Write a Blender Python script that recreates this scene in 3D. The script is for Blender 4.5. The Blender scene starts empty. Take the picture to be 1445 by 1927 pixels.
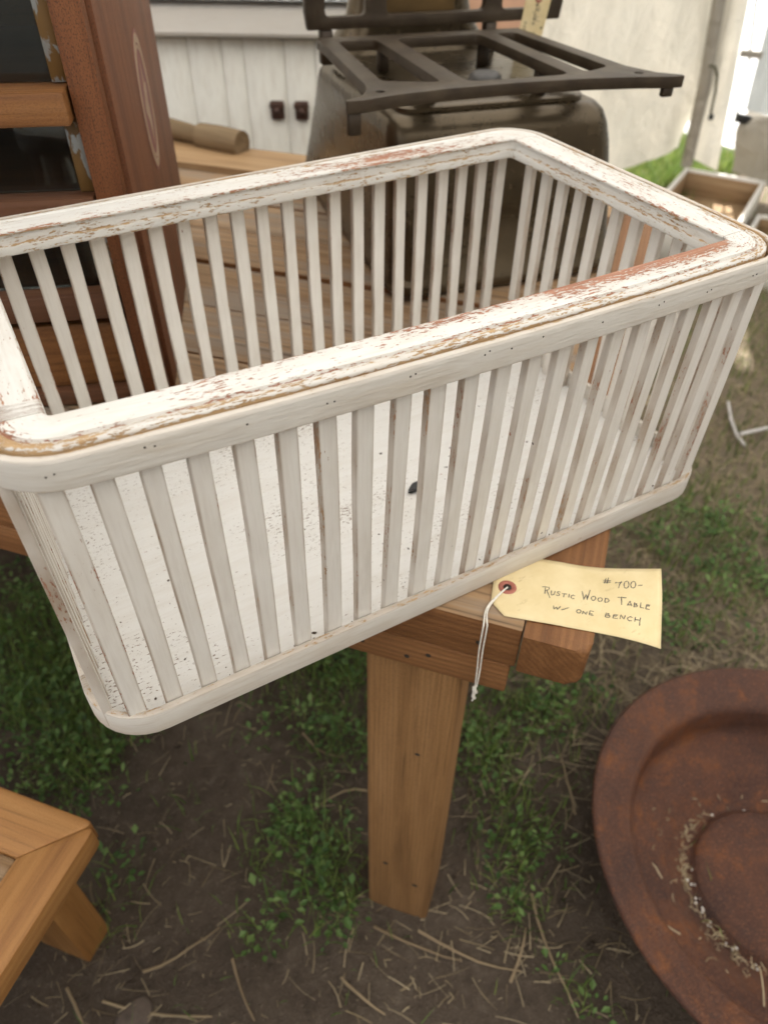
import bpy, bmesh, math, random
import numpy as np
from mathutils import Matrix, Vector, Euler

random.seed(11)
rng = np.random.default_rng(11)
S = bpy.context.scene
COL = S.collection
R = math.radians

# ------------------------------------------------------------------ camera
CAM = Vector((-0.2619, -0.4949, 0.4721))
r_ = Vector((0.86718, -0.497877, 0.010796))
u_ = Vector((0.331024, 0.592489, 0.734425))
f_ = Vector((0.37205, 0.633305, -0.678604))
cam = bpy.data.cameras.new('camera')
cam.sensor_fit = 'VERTICAL'
cam.sensor_height = 36.0
cam.lens = 25.23
cam.clip_start = 0.02
cam.clip_end = 500
cam.dof.use_dof = True
cam.dof.focus_distance = 0.50
cam.dof.aperture_fstop = 6.5
co = bpy.data.objects.new('camera', cam)
COL.objects.link(co)
m = Matrix((r_, u_, -f_)).transposed().to_4x4()
m.translation = CAM
co.matrix_world = m
S.camera = co

# ------------------------------------------------------------------ sky, sun, exposure
SUN_EL, SUN_AZ = R(55), R(40)          # azimuth measured from +y towards +x
W = bpy.data.worlds.new('World')
S.world = W
W.use_nodes = True
nt = W.node_tree
bg = nt.nodes['Background']
sky = nt.nodes.new('ShaderNodeTexSky')
sky.sky_type = 'NISHITA'
sky.sun_disc = False
sky.sun_elevation = SUN_EL
sky.sun_rotation = SUN_AZ
sky.air_density = 1.0
sky.dust_density = 4.0
sky.ozone_density = 0.6
hs = nt.nodes.new('ShaderNodeHueSaturation')
hs.inputs['Saturation'].default_value = 0.45
nt.links.new(sky.outputs[0], hs.inputs['Color'])
nt.links.new(hs.outputs[0], bg.inputs['Color'])
bg.inputs['Strength'].default_value = 0.12
sl = bpy.data.lights.new('sun', 'SUN')
sl.energy = 3.6
sl.angle = R(0.6)
sl.color = (1.0, 0.965, 0.91)
so = bpy.data.objects.new('sun', sl)
COL.objects.link(so)
sd = Vector((math.sin(SUN_AZ) * math.cos(SUN_EL), math.cos(SUN_AZ) * math.cos(SUN_EL), math.sin(SUN_EL)))
so.rotation_euler = sd.to_track_quat('Z', 'Y').to_euler()
S.view_settings.view_transform = 'Standard'
S.view_settings.look = 'None'
S.view_settings.exposure = 1.54
S.view_settings.gamma = 1.0
S.view_settings.use_curve_mapping = False
S.render.engine = 'CYCLES'
cy = S.cycles
cy.use_denoising = True
cy.max_bounces = 7
cy.diffuse_bounces = 5
cy.glossy_bounces = 3
cy.transmission_bounces = 4
cy.transparent_max_bounces = 8
cy.caustics_reflective = False
cy.caustics_refractive = False
cy.sample_clamp_indirect = 6.0

GZ = -0.747                              # ground level (table top is z = 0)

# ------------------------------------------------------------------ helpers
def setp(o, **k):
    for a, b in k.items():
        o[a] = b
    return o


def thing(name, label, cat, loc=(0, 0, 0), rz=0.0, group=None):
    o = bpy.data.objects.new(name, None)
    o.empty_display_size = 0.05
    COL.objects.link(o)
    o.location = loc
    o.rotation_euler = (0, 0, rz)
    o['label'] = label
    o['category'] = cat
    if group:
        o['group'] = group
    return o


def mesh(name, verts, faces, mat, parent=None, smooth=False, wear_shade=None, tan=None, gc=None, mats=None, fm=None, loc=None, rot=None):
    me = bpy.data.meshes.new(name)
    me.from_pydata([tuple(v) for v in verts], [], [tuple(f) for f in faces])
    for mm in ([mat] if mats is None else mats):
        me.materials.append(mm)
    if fm is not None:
        me.polygons.foreach_set('material_index', fm)
    if smooth:
        me.polygons.foreach_set('use_smooth', [True] * len(me.polygons))
    n = len(me.vertices)
    a = me.attributes.new('wear_shade', 'FLOAT', 'POINT')
    if wear_shade is not None:
        a.data.foreach_set('value', np.asarray(wear_shade, dtype=np.float32))
    if tan is not None:
        a2 = me.attributes.new('tan', 'FLOAT', 'POINT')
        a2.data.foreach_set('value', np.asarray(tan, dtype=np.float32))
    g = me.attributes.new('gc', 'FLOAT_VECTOR', 'POINT')
    if gc is None:
        gc = np.array([v.co[:] for v in me.vertices])
    g.data.foreach_set('vector', np.asarray(gc, dtype=np.float32).ravel())
    me.update()
    o = bpy.data.objects.new(name, me)
    COL.objects.link(o)
    if parent:
        o.parent = parent
    if loc is not None:
        o.location = loc
    if rot is not None:
        o.rotation_euler = rot
    return o


def from_bm(name, bm, mat, parent=None, smooth=True, **k):
    bm.normal_update()
    bm.verts.index_update()
    vs = [v.co.copy() for v in bm.verts]
    fs = [[v.index for v in f.verts] for f in bm.faces]
    bm.free()
    o = mesh(name, vs, fs, mat, parent, smooth, **k)
    return o


def shade_auto(o, ang=35):
    me = o.data
    me.polygons.foreach_set('use_smooth', [True] * len(me.polygons))
    bm = bmesh.new()
    bm.from_mesh(me)
    for e in bm.edges:
        if len(e.link_faces) == 2:
            e.smooth = e.calc_face_angle(0) < R(ang)
    bm.to_mesh(me)
    bm.free()


def box(name, size, mat, parent=None, loc=(0, 0, 0), rot=None, bevel=0.002, seg=2, axis=0, mats=None, top=None, jitter=0.0):
    """box centred on its own origin; grain along `axis`"""
    bm = bmesh.new()
    bmesh.ops.create_cube(bm, size=1.0)
    for v in bm.verts:
        v.co = Vector((v.co.x * size[0], v.co.y * size[1], v.co.z * size[2]))
        if jitter:
            v.co += Vector((random.uniform(-1, 1), random.uniform(-1, 1), random.uniform(-1, 1))) * jitter
    if bevel > 0:
        bmesh.ops.bevel(bm, geom=bm.edges[:], offset=bevel, segments=seg, profile=0.6, affect='EDGES')
    bm.normal_update()
    fm = None
    if top is not None:
        fm = [top if f.normal.z > 0.7 else 0 for f in bm.faces]
    vs = np.array([v.co[:] for v in bm.verts])
    gc = vs.copy()
    if axis == 1:
        gc = vs[:, [1, 0, 2]]
    elif axis == 2:
        gc = vs[:, [2, 1, 0]]
    bm.verts.index_update()
    fs = [[v.index for v in f.verts] for f in bm.faces]
    bm.free()
    o = mesh(name, vs, fs, mat, parent, True, gc=gc, mats=mats, fm=fm, loc=loc, rot=rot)
    shade_auto(o, 50)
    return o


def share(o, parent=None, loc=None, rot=None):
    c = o.copy()
    COL.objects.link(c)
    if parent:
        c.parent = parent
    if loc is not None:
        c.location = loc
    if rot is not None:
        c.rotation_euler = rot
    return c


def lathe(name, prof, mat, parent=None, n=64, loc=(0, 0, 0), rot=None, closed=False, sx=1.0, sy=1.0):
    vs, fs = [], []
    k = len(prof)
    for i in range(n):
        a = 2 * math.pi * i / n
        for (r, z) in prof:
            vs.append((r * math.cos(a) * sx, r * math.sin(a) * sy, z))
    m_ = k if closed else k - 1
    for i in range(n):
        j = (i + 1) % n
        for t in range(m_):
            t2 = (t + 1) % k
            fs.append((i * k + t, j * k + t, j * k + t2, i * k + t2))
    o = mesh(name, vs, fs, mat, parent, True, loc=loc, rot=rot)
    return o


def tube(name, pts, rad, mat, parent=None, n=8, cap=True, ry=None, loc=None, rot=None):
    pts = [Vector(p) for p in pts]
    rads = rad if isinstance(rad, (list, tuple)) else [rad] * len(pts)
    vs, fs = [], []
    prev = None
    L = 0
    gcs = []
    for i, p in enumerate(pts):
        a = pts[max(0, i - 1)]
        b = pts[min(len(pts) - 1, i + 1)]
        t = (b - a).normalized()
        if prev is None:
            ref = Vector((0, 0, 1)) if abs(t.z) < 0.9 else Vector((1, 0, 0))
            nx = t.cross(ref).normalized()
        else:
            nx = (prev - t * prev.dot(t)).normalized()
        prev = nx
        ny = t.cross(nx)
        if i:
            L += (p - pts[i - 1]).length
        for k in range(n):
            an = 2 * math.pi * k / n
            vs.append(p + nx * math.cos(an) * rads[i] + ny * math.sin(an) * (ry if ry else rads[i]))
            gcs.append((L, math.cos(an) * rads[i], math.sin(an) * rads[i]))
    for i in range(len(pts) - 1):
        for k in range(n):
            k2 = (k + 1) % n
            fs.append((i * n + k, i * n + k2, (i + 1) * n + k2, (i + 1) * n + k))
    if cap:
        fs.append(tuple(range(n - 1, -1, -1)))
        fs.append(tuple((len(pts) - 1) * n + k for k in range(n)))
    o = mesh(name, vs, fs, mat, parent, True, gc=gcs, loc=loc, rot=rot)
    shade_auto(o, 60)
    return o


def extrude_poly(name, outline, holes, z0, z1, mat, parent=None, bevel=0.0, loc=None, rot=None):
    """flat plate from 2-D outline with holes (triangle_fill), extruded z0..z1"""
    bm = bmesh.new()
    edges = []
    for loop in [outline] + list(holes):
        vs = [bm.verts.new((x, y, z0)) for x, y in loop]
        for i in range(len(vs)):
            edges.append(bm.edges.new((vs[i], vs[(i + 1) % len(vs)])))
    bmesh.ops.triangle_fill(bm, use_beauty=True, use_dissolve=False, edges=edges)
    for f in list(bm.faces):
        f.normal_update()
        if f.normal.z > 0:
            f.normal_flip()
    r = bmesh.ops.extrude_face_region(bm, geom=bm.faces[:])
    for v in [g for g in r['geom'] if isinstance(g, bmesh.types.BMVert)]:
        v.co.z = z1
    bmesh.ops.recalc_face_normals(bm, faces=bm.faces[:])
    if bevel:
        es = [e for e in bm.edges if len(e.link_faces) == 2 and e.calc_face_angle(0) > R(50)]
        bmesh.ops.bevel(bm, geom=es, offset=bevel, segments=2, profile=0.6, affect='EDGES')
    o = from_bm(name, bm, mat, parent, True, loc=loc, rot=rot)
    shade_auto(o, 40)
    return o


def rounded(pts, r=0.01, n=4, radii=None):
    """round the corners of a polygon"""
    out = []
    k = len(pts)
    for i in range(k):
        p = Vector(pts[i]); a = Vector(pts[i - 1]); b = Vector(pts[(i + 1) % k])
        rr = radii[i] if radii else r
        da = (a - p); db = (b - p)
        t = min(rr, da.length * 0.45, db.length * 0.45)
        p0 = p + da.normalized() * t
        p1 = p + db.normalized() * t
        for j in range(n + 1):
            s = j / n
            q = p0 * (1 - s) ** 2 + p * 2 * s * (1 - s) + p1 * s * s
            out.append((q.x, q.y))
    return out


# ------------------------------------------------------------------ materials
class N:
    def __init__(s, name):
        s.m = bpy.data.materials.new(name)
        s.m.use_nodes = True
        s.t = s.m.node_tree
        s.t.nodes.clear()
        s.out = s.t.nodes.new('ShaderNodeOutputMaterial')
        s.gc = None

    def n(s, typ, ins=None, **k):
        nd = s.t.nodes.new(typ)
        for a, b in k.items():
            setattr(nd, a, b)
        for a, b in (ins or {}).items():
            if isinstance(b, bpy.types.NodeSocket):
                s.t.links.new(b, nd.inputs[a])
            else:
                nd.inputs[a].default_value = b
        return nd

    def coords(s, rnd=31.0):
        if s.gc is None:
            a = s.n('ShaderNodeAttribute', attribute_name='gc')
            oi = s.n('ShaderNodeObjectInfo')
            c = s.n('ShaderNodeMath', {0: oi.outputs['Random'], 1: rnd}, operation='MULTIPLY')
            v = s.n('ShaderNodeVectorMath', {0: a.outputs['Vector'], 1: c.outputs[0]}, operation='ADD')
            s.gc = v.outputs[0]
        return s.gc

    def noise(s, scale, detail=3, rough=0.55, dist=0.0, vec=None):
        v = vec if vec is not None else s.coords()
        if not isinstance(scale, (tuple, list)):
            scale = (scale,) * 3
        mp = s.n('ShaderNodeVectorMath', {0: v, 1: tuple(scale)}, operation='MULTIPLY')
        t = s.n('ShaderNodeTexNoise', {'Vector': mp.outputs[0], 'Scale': 1.0, 'Detail': detail, 'Roughness': rough, 'Distortion': dist})
        return t.outputs['Fac']

    def math(s, op, a, b=None, clamp=False):
        nd = s.n('ShaderNodeMath', operation=op, use_clamp=clamp)
        for i, x in enumerate((a, b)):
            if x is None:
                continue
            if isinstance(x, bpy.types.NodeSocket):
                s.t.links.new(x, nd.inputs[i])
            else:
                nd.inputs[i].default_value = x
        return nd.outputs[0]

    def rng(s, v, a, b, c=0.0, d=1.0):
        nd = s.n('ShaderNodeMapRange', {'Value': v, 'From Min': a, 'From Max': b, 'To Min': c, 'To Max': d})
        return nd.outputs[0]

    def mix(s, f, a, b, mode='MIX'):
        nd = s.n('ShaderNodeMix', data_type='RGBA', blend_type=mode)
        for i, x in ((0, f), (6, a), (7, b)):
            if isinstance(x, bpy.types.NodeSocket):
                s.t.links.new(x, nd.inputs[i])
            else:
                nd.inputs[i].default_value = x if i == 0 else (*x, 1.0)
        return nd.outputs[2]

    def ramp(s, v, stops):
        nd = s.n('ShaderNodeValToRGB', {'Fac': v})
        e = nd.color_ramp.elements
        while len(e) < len(stops):
            e.new(0.5)
        for i, (p, c) in enumerate(stops):
            e[i].position = p
            e[i].color = (*c, 1.0)
        return nd.outputs['Color']

    def attr(s, nm):
        return s.n('ShaderNodeAttribute', attribute_name=nm)

    def bump(s, h, dist=0.001, strength=1.0, nrm=None):
        ins = {'Height': h, 'Distance': dist, 'Strength': strength}
        if nrm is not None:
            ins['Normal'] = nrm
        return s.n('ShaderNodeBump', ins).outputs[0]

    def pbr(s, color, rough=0.6, metal=0.0, normal=None, spec=0.5, extra=None):
        ins = {'Base Color': color if isinstance(color, bpy.types.NodeSocket) else (*color, 1.0), 'Roughness': rough, 'Metallic': metal,
               'Specular IOR Level': spec}
        if normal is not None:
            ins['Normal'] = normal
        if extra:
            ins.update(extra)
        p = s.n('ShaderNodeBsdfPrincipled', ins)
        s.t.links.new(p.outputs[0], s.out.inputs['Surface'])
        return p


def paint(name, th=0.62, wk=0.35, dirt=0.5, grain=0.3, base=(0.80, 0.765, 0.70), scratch=0.0, tanw=0.5, saw=0.0, vary=0.0):
    """old white paint with chips down to bare wood; `wear` on the mesh brings the threshold closer"""
    b = N(name)
    w = b.attr('wear_shade').outputs['Fac']
    n1 = b.noise((130, 560, 560), 3, 0.7)
    n2 = b.noise((11, 28, 28), 4, 0.62, 0.3)
    n3 = b.noise((300, 1100, 1100), 2)
    s = b.math('ADD', b.math('MULTIPLY', n1, 0.52), b.math('MULTIPLY', n2, 0.34))
    s = b.math('ADD', s, b.math('MULTIPLY', n3, 0.14))
    s = b.math('ADD', s, b.math('MULTIPLY', w, wk))
    ri = b.n('ShaderNodeObjectInfo').outputs['Random']
    s = b.math('ADD', s, b.math('MULTIPLY', b.math('POWER', ri, 4.0), vary))
    chip = b.rng(s, th, th + 0.018)
    wg = b.noise((14, 320, 320), 4, 0.6)
    wood_p = b.ramp(wg, [(0.3, (0.24, 0.105, 0.063)), (0.7, (0.44, 0.225, 0.145))])
    wood_t = b.ramp(wg, [(0.3, (0.27, 0.165, 0.08)), (0.7, (0.50, 0.34, 0.18))])
    tm = b.attr('tan').outputs['Fac']
    tm = b.math('MAXIMUM', tm, b.math('MULTIPLY', b.rng(b.noise((5, 25, 25), 2), 0.45, 0.6), tanw))
    wood = b.mix(tm, wood_p, wood_t)
    d = b.noise((12, 60, 60), 5, 0.65)
    d2 = b.noise((30, 420, 420), 3)
    dm = b.math('MULTIPLY', b.rng(d, 0.48, 0.78), dirt, True)
    pc = b.mix(dm, base, (0.52, 0.45, 0.36))
    pc = b.mix(b.math('MULTIPLY', b.rng(d2, 0.48, 0.75), 0.6 * dirt, True), pc, (0.46, 0.40, 0.33))
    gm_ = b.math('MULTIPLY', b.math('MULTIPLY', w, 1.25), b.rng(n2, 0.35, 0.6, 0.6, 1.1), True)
    pc = b.mix(gm_, pc, (0.36, 0.275, 0.20))  # brown tone for wear, also puts shade into the rim groove
    if scratch:
        sc = b.noise((230, 560, 560), 3, 0.7)
        sc2 = b.noise((7, 11, 11), 3)
        sm = b.rng(b.math('ADD', sc, b.math('MULTIPLY', sc2, 0.5)), 0.94 - scratch, 0.97 - scratch)
        pc = b.mix(sm, pc, (0.20, 0.14, 0.10))
    # sparse dark nail and worm holes
    vs = b.n('ShaderNodeVectorMath', {0: b.coords(), 1: (70, 70, 70)}, operation='MULTIPLY')
    vo = b.n('ShaderNodeTexVoronoi', {'Vector': vs.outputs[0], 'Scale': 1.0}, feature='F1')
    hole = b.math('MULTIPLY', b.rng(vo.outputs['Distance'], 0.10, 0.06), b.rng(vo.outputs['Color'], 0.86, 0.88))
    col = b.mix(chip, pc, wood)
    col = b.mix(b.math('MULTIPLY', hole, 0.85), col, (0.06, 0.04, 0.03))
    h = b.math('ADD', b.math('MULTIPLY', chip, -1.0), b.math('MULTIPLY', d2, grain))
    h = b.math('ADD', h, b.math('MULTIPLY', hole, -1.2))
    if saw:
        sw = b.math('MULTIPLY', b.noise((650, 40, 40), 2), b.rng(b.noise((14, 20, 20), 2), 0.42, 0.62))
        h = b.math('ADD', h, b.math('MULTIPLY', sw, saw))
    nrm = b.bump(h, 0.0006, 0.7)
    ro = b.rng(chip, 0, 1, 0.48, 0.8)
    b.pbr(col, ro, 0, nrm, 0.35)
    return b.m


def wood(name, c0, c1, c2, ring=55.0, rough=0.55, grey=None, greyamt=0.0, fine=1.0, spec=0.35, bumpd=0.0006, ringamt=0.4, speck=0.0):
    b = N(name)
    g1 = b.noise((2.2, 38, 38), 4, 0.6, 0.4)
    g2 = b.noise((9, 330, 330), 3, 0.6)
    off = b.n('ShaderNodeVectorMath', {0: b.coords(), 1: (0.12, 1.0, 1.0)}, operation='MULTIPLY')
    wv = b.n('ShaderNodeTexWave', {'Vector': off.outputs[0], 'Scale': ring, 'Distortion': 3.2, 'Detail': 2.0, 'Detail Scale': 1.3}, wave_type='RINGS', rings_direction='X')
    base = b.ramp(g1, [(0.30, c0), (0.5, c1), (0.72, c2)])
    base = b.mix(b.math('MULTIPLY', wv.outputs['Fac'], ringamt), base, c0, 'MIX')
    base = b.mix(b.math('MULTIPLY', b.rng(g2, 0.55, 0.8), 0.5 * fine), base, tuple(x * 0.5 for x in c0))
    if grey:
        gm = b.noise((1.6, 22, 22), 5, 0.65, 0.5)
        gm2 = b.noise((4, 5, 5), 3)
        base = b.mix(b.rng(b.math('ADD', b.math('MULTIPLY', gm, 0.65), b.math('MULTIPLY', gm2, 0.35)), 0.62 - greyamt, 0.72 - greyamt), base, grey)
        base = b.mix(b.math('MULTIPLY', b.rng(b.noise((3, 120, 120), 4), 0.56, 0.68), 0.75), base, (0.06, 0.035, 0.02))
    if speck:
        sk = b.noise((420, 900, 900), 3, 0.7)
        base = b.mix(b.math('MULTIPLY', b.rng(sk, 0.50, 0.62), speck), base, tuple(x * 0.35 for x in c0))
    # small knots / nail holes
    vs = b.n('ShaderNodeVectorMath', {0: b.coords(), 1: (16, 34, 34)}, operation='MULTIPLY')
    vo = b.n('ShaderNodeTexVoronoi', {'Vector': vs.outputs[0], 'Scale': 1.0}, feature='F1')
    kn = b.math('MULTIPLY', b.rng(vo.outputs['Distance'], 0.16, 0.08), b.rng(vo.outputs['Color'], 0.80, 0.82))
    base = b.mix(b.math('MULTIPLY', kn, 0.7), base, (0.05, 0.025, 0.012))
    h = b.math('ADD', b.math('MULTIPLY', g2, 0.6), b.math('MULTIPLY', wv.outputs['Fac'], 0.4))
    if speck:
        h = b.math('ADD', h, b.math('MULTIPLY', sk, -1.5))
    b.pbr(base, rough, 0, b.bump(h, bumpd, 0.6), spec)
    return b.m


def simple(name, c, rough=0.6, metal=0.0, var=0.15, scale=20.0, bumpd=0.0, spec=0.5):
    b = N(name)
    f = b.noise(scale, 4, 0.6)
    dk = tuple(x * (1 - var) for x in c)
    lt = tuple(min(1, x * (1 + var)) for x in c)
    col = b.ramp(f, [(0.3, dk), (0.7, lt)])
    nm = b.bump(f, bumpd, 0.5) if bumpd else None
    b.pbr(col, rough, metal, nm, spec)
    return b.m


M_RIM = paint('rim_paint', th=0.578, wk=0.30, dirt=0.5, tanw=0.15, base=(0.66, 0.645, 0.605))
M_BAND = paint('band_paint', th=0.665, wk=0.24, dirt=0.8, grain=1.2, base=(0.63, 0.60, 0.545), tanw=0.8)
M_SLAT = paint('slat_paint', th=0.675, wk=0.17, dirt=0.32, grain=0.6, base=(0.735, 0.70, 0.645), saw=0.8, vary=0.05, tanw=0.8)
M_FLOOR = paint('floor_paint', th=0.628, wk=0.3, dirt=0.3, grain=0.3, base=(0.70, 0.685, 0.65), scratch=0.055, tanw=0.6)
M_TSIDE = wood('table_wood_side', (0.15, 0.062, 0.021), (0.235, 0.105, 0.038), (0.30, 0.145, 0.058), ring=62, ringamt=0.5, fine=1.3, speck=0.15)
M_TTOP = wood('table_wood_top', (0.19, 0.105, 0.05), (0.33, 0.205, 0.105), (0.43, 0.29, 0.165), ring=40, grey=(0.27, 0.21, 0.155), greyamt=0.14, rough=0.65)
M_TBACK = wood('table_wood_back', (0.26, 0.15, 0.07), (0.38, 0.24, 0.12), (0.46, 0.31, 0.17), ring=40, ringamt=0.2)
M_LEG = wood('table_leg_wood', (0.19, 0.095, 0.034), (0.30, 0.155, 0.058), (0.37, 0.20, 0.083), ring=85, rough=0.75, ringamt=0.35, fine=1.4, speck=0.25)
M_BENCH = wood('bench_wood', (0.24, 0.105, 0.030), (0.35, 0.165, 0.050), (0.42, 0.215, 0.073), ring=34, rough=0.55, ringamt=0.3, fine=1.3, speck=0.15)
M_CRATE = wood('crate_dark_wood', (0.105, 0.034, 0.011), (0.165, 0.056, 0.018), (0.215, 0.080, 0.027), ring=70, rough=0.5, spec=0.4, ringamt=0.12, fine=1.5, speck=0.75)
M_CRATE_SIDE = wood('crate_side_wood', (0.125, 0.045, 0.020), (0.185, 0.070, 0.030), (0.23, 0.092, 0.042), ring=24, rough=0.55, ringamt=0.12, speck=0.55)
M_RAIL = wood('crate_rail_wood', (0.15, 0.058, 0.018), (0.235, 0.100, 0.032), (0.30, 0.14, 0.05), ring=60, rough=0.45, ringamt=0.2, fine=1.7, speck=0.3)
M_RAIL2 = wood('crate_low_rail_wood', (0.08, 0.034, 0.017), (0.13, 0.057, 0.029), (0.17, 0.08, 0.042), ring=60, rough=0.5, ringamt=0.2)
M_TRAY = wood('tray_wood', (0.24, 0.15, 0.08), (0.33, 0.22, 0.12), (0.40, 0.28, 0.16), ring=30, rough=0.7, ringamt=0.2)
M_LOG = wood('log_wood', (0.12, 0.078, 0.040), (0.21, 0.145, 0.078), (0.30, 0.215, 0.125), ring=50, rough=0.8, ringamt=0.2)
M_STALK = wood('stalk_wood', (0.17, 0.12, 0.07), (0.27, 0.20, 0.12), (0.36, 0.28, 0.17), ring=50, rough=0.8, ringamt=0.2)
M_CABINET = paint('cabinet_paint', th=0.72, wk=0.2, dirt=0.4, grain=0.4, base=(0.82, 0.80, 0.72))
M_MOULD = paint('moulding_paint', th=0.75, wk=0.2, dirt=0.15, grain=0.2, base=(0.78, 0.745, 0.68))
M_TRAYW = paint('tray_paint', th=0.66, wk=0.2, dirt=0.4, base=(0.70, 0.68, 0.64))
M_TAN = simple('tan_board', (0.42, 0.24, 0.15), 0.7, 0, 0.12, (2, 20, 20))
M_DARK = simple('dark_inside', (0.03, 0.022, 0.016), 0.7)
M_BLACK = simple('black_plastic', (0.02, 0.02, 0.02), 0.45)
M_INK = simple('ink', (0.035, 0.035, 0.045), 0.6)
M_STRING = simple('white_string', (0.72, 0.68, 0.60), 0.8, 0, 0.2, 400, 0.0004)
M_CORD = simple('olive_cord', (0.09, 0.085, 0.05), 0.7)
M_EYELET = simple('red_eyelet', (0.36, 0.12, 0.085), 0.55, 0, 0.15, 200)
M_KNOB = simple('iron_latch', (0.085, 0.045, 0.032), 0.55, 0.3, 0.4, 60, 0.001)
M_PEBBLE = simple('pale_pebble', (0.62, 0.58, 0.52), 0.6, 0, 0.3, 40)

# tag paper
b = N('manila_paper')
t1 = b.noise(40, 4)
t2 = b.noise((60, 160, 100), 4, 0.7)
c = b.mix(b.rng(t1, 0.35, 0.7), (0.70, 0.565, 0.31), (0.78, 0.65, 0.39))
st = b.math('MULTIPLY', b.rng(t2, 0.62, 0.74), 0.5)
c = b.mix(st, c, (0.42, 0.31, 0.16))
b.pbr(c, 0.75, 0, b.bump(b.noise(900, 2), 0.0001, 0.5), 0.25)
M_TAG = b.m

# bronze-painted scale body
b = N('scale_bronze')
f1 = b.noise(14, 5, 0.6)
f2 = b.noise(90, 4, 0.6)
c = b.ramp(f1, [(0.3, (0.060, 0.042, 0.022)), (0.7, (0.100, 0.074, 0.043))])
c = b.mix(b.rng(f2, 0.66, 0.74), c, (0.03, 0.017, 0.010))
b.pbr(c, b.rng(f1, 0.3, 0.7, 0.22, 0.33), 0.6, b.bump(f2, 0.0006, 0.25), 0.5)
M_SCALE = b.m
b = N('scale_frame_iron')
f1 = b.noise(30, 5, 0.6)
f2 = b.noise(160, 4, 0.6)
c = b.ramp(f1, [(0.3, (0.026, 0.016, 0.008)), (0.7, (0.060, 0.042, 0.024))])
c = b.mix(b.rng(f2, 0.6, 0.7), c, (0.045, 0.021, 0.011))
b.pbr(c, 0.48, 0.3, b.bump(f2, 0.0008, 0.4), 0.5)
M_FRAME = b.m
M_BRASS = simple('dull_brass', (0.13, 0.08, 0.03), 0.4, 0.5, 0.25, 12)
M_LEVEL = simple('grey_cap', (0.07, 0.065, 0.06), 0.55, 0.3, 0.3, 60)

# rust
b = N('rusty_iron')
f1 = b.noise(9, 6, 0.65, 0.6)
f2 = b.noise(45, 6, 0.7)
f3 = b.noise(330, 4, 0.7)
c = b.ramp(f1, [(0.28, (0.055, 0.028, 0.023)), (0.48, (0.105, 0.044, 0.027)), (0.62, (0.135, 0.055, 0.031)), (0.8, (0.18, 0.066, 0.028))])
c = b.mix(b.rng(b.math('ADD', b.math('MULTIPLY', f2, 0.6), b.math('MULTIPLY', f1, 0.4)), 0.52, 0.62), c, (0.21, 0.075, 0.026))
c = b.mix(b.math('MULTIPLY', b.rng(f2, 0.42, 0.30), 0.7), c, (0.055, 0.033, 0.03))
c = b.mix(b.math('MULTIPLY', b.rng(f3, 0.52, 0.68), 0.65), c, (0.055, 0.027, 0.02))
c = b.mix(b.math('MULTIPLY', b.rng(f3, 0.46, 0.34), 0.6), c, (0.30, 0.13, 0.06))
b.pbr(c, b.rng(f2, 0.3, 0.7, 0.30, 0.55), 0.2, b.bump(b.math('ADD', b.math('MULTIPLY', f3, 1.6), b.math('MULTIPLY', f2, 1.5)), 0.0026, 0.8), 0.45)
M_RUST = b.m

# galvanised sheet
b = N('galvanised_sheet')
f1 = b.noise((12, 40, 40), 4)
c = b.ramp(f1, [(0.3, (0.30, 0.32, 0.33)), (0.7, (0.62, 0.64, 0.64))])
b.pbr(c, 0.4, 0.7, b.bump(f1, 0.002, 0.4), 0.5)
M_GALV = b.m

# gold paint flaking off zinc strip
b = N('flaking_gold_strip')
f1 = b.noise((26, 60, 60), 5, 0.6, 0.3)
c = b.mix(b.rng(f1, 0.50, 0.53), (0.17, 0.092, 0.027), (0.30, 0.31, 0.30))
b.pbr(c, b.rng(f1, 0.50, 0.53, 0.5, 0.4), b.rng(f1, 0.50, 0.53, 0.1, 0.4), b.bump(b.rng(f1, 0.50, 0.53), 0.0004, 0.7), 0.5)
M_STRIP = b.m

# glass pane: dark reflective
b = N('old_glass')
f1 = b.noise(6, 2)
tr = b.n('ShaderNodeBsdfTransparent', {'Color': (0.80, 0.85, 0.82, 1)})
gl = b.n('ShaderNodeBsdfGlossy', {'Color': (0.9, 0.9, 0.9, 1), 'Roughness': 0.04, 'Normal': b.bump(f1, 0.003, 0.3)})
fr = b.n('ShaderNodeFresnel', {'IOR': 1.5})
mx = b.n('ShaderNodeMixShader', {0: fr.outputs[0], 1: tr.outputs[0], 2: gl.outputs[0]})
b.t.links.new(mx.outputs[0], b.out.inputs['Surface'])
M_GLASS = b.m

# canvas: lets daylight through
def canvas(name, col, tcol, fac):
    b = N(name)
    f1 = b.noise(3, 5, 0.6)
    f2 = b.noise(260, 2)
    c = b.mix(b.rng(f1, 0.35, 0.65), tuple(x * 0.8 for x in col), col)
    f4 = b.noise((9, 9, 3.5), 4, 0.6, 1.2)
    nm = b.bump(b.math('ADD', b.math('ADD', f1, b.math('MULTIPLY', f4, 0.5)), b.math('MULTIPLY', f2, 0.04)), 0.06, 0.8)
    df = b.n('ShaderNodeBsdfDiffuse', {'Color': c, 'Normal': nm})
    tl = b.n('ShaderNodeBsdfTranslucent', {'Color': (*tcol, 1), 'Normal': nm})
    mx = b.n('ShaderNodeMixShader', {0: fac, 1: df.outputs[0], 2: tl.outputs[0]})
    b.t.links.new(mx.outputs[0], b.out.inputs['Surface'])
    return b.m


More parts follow.
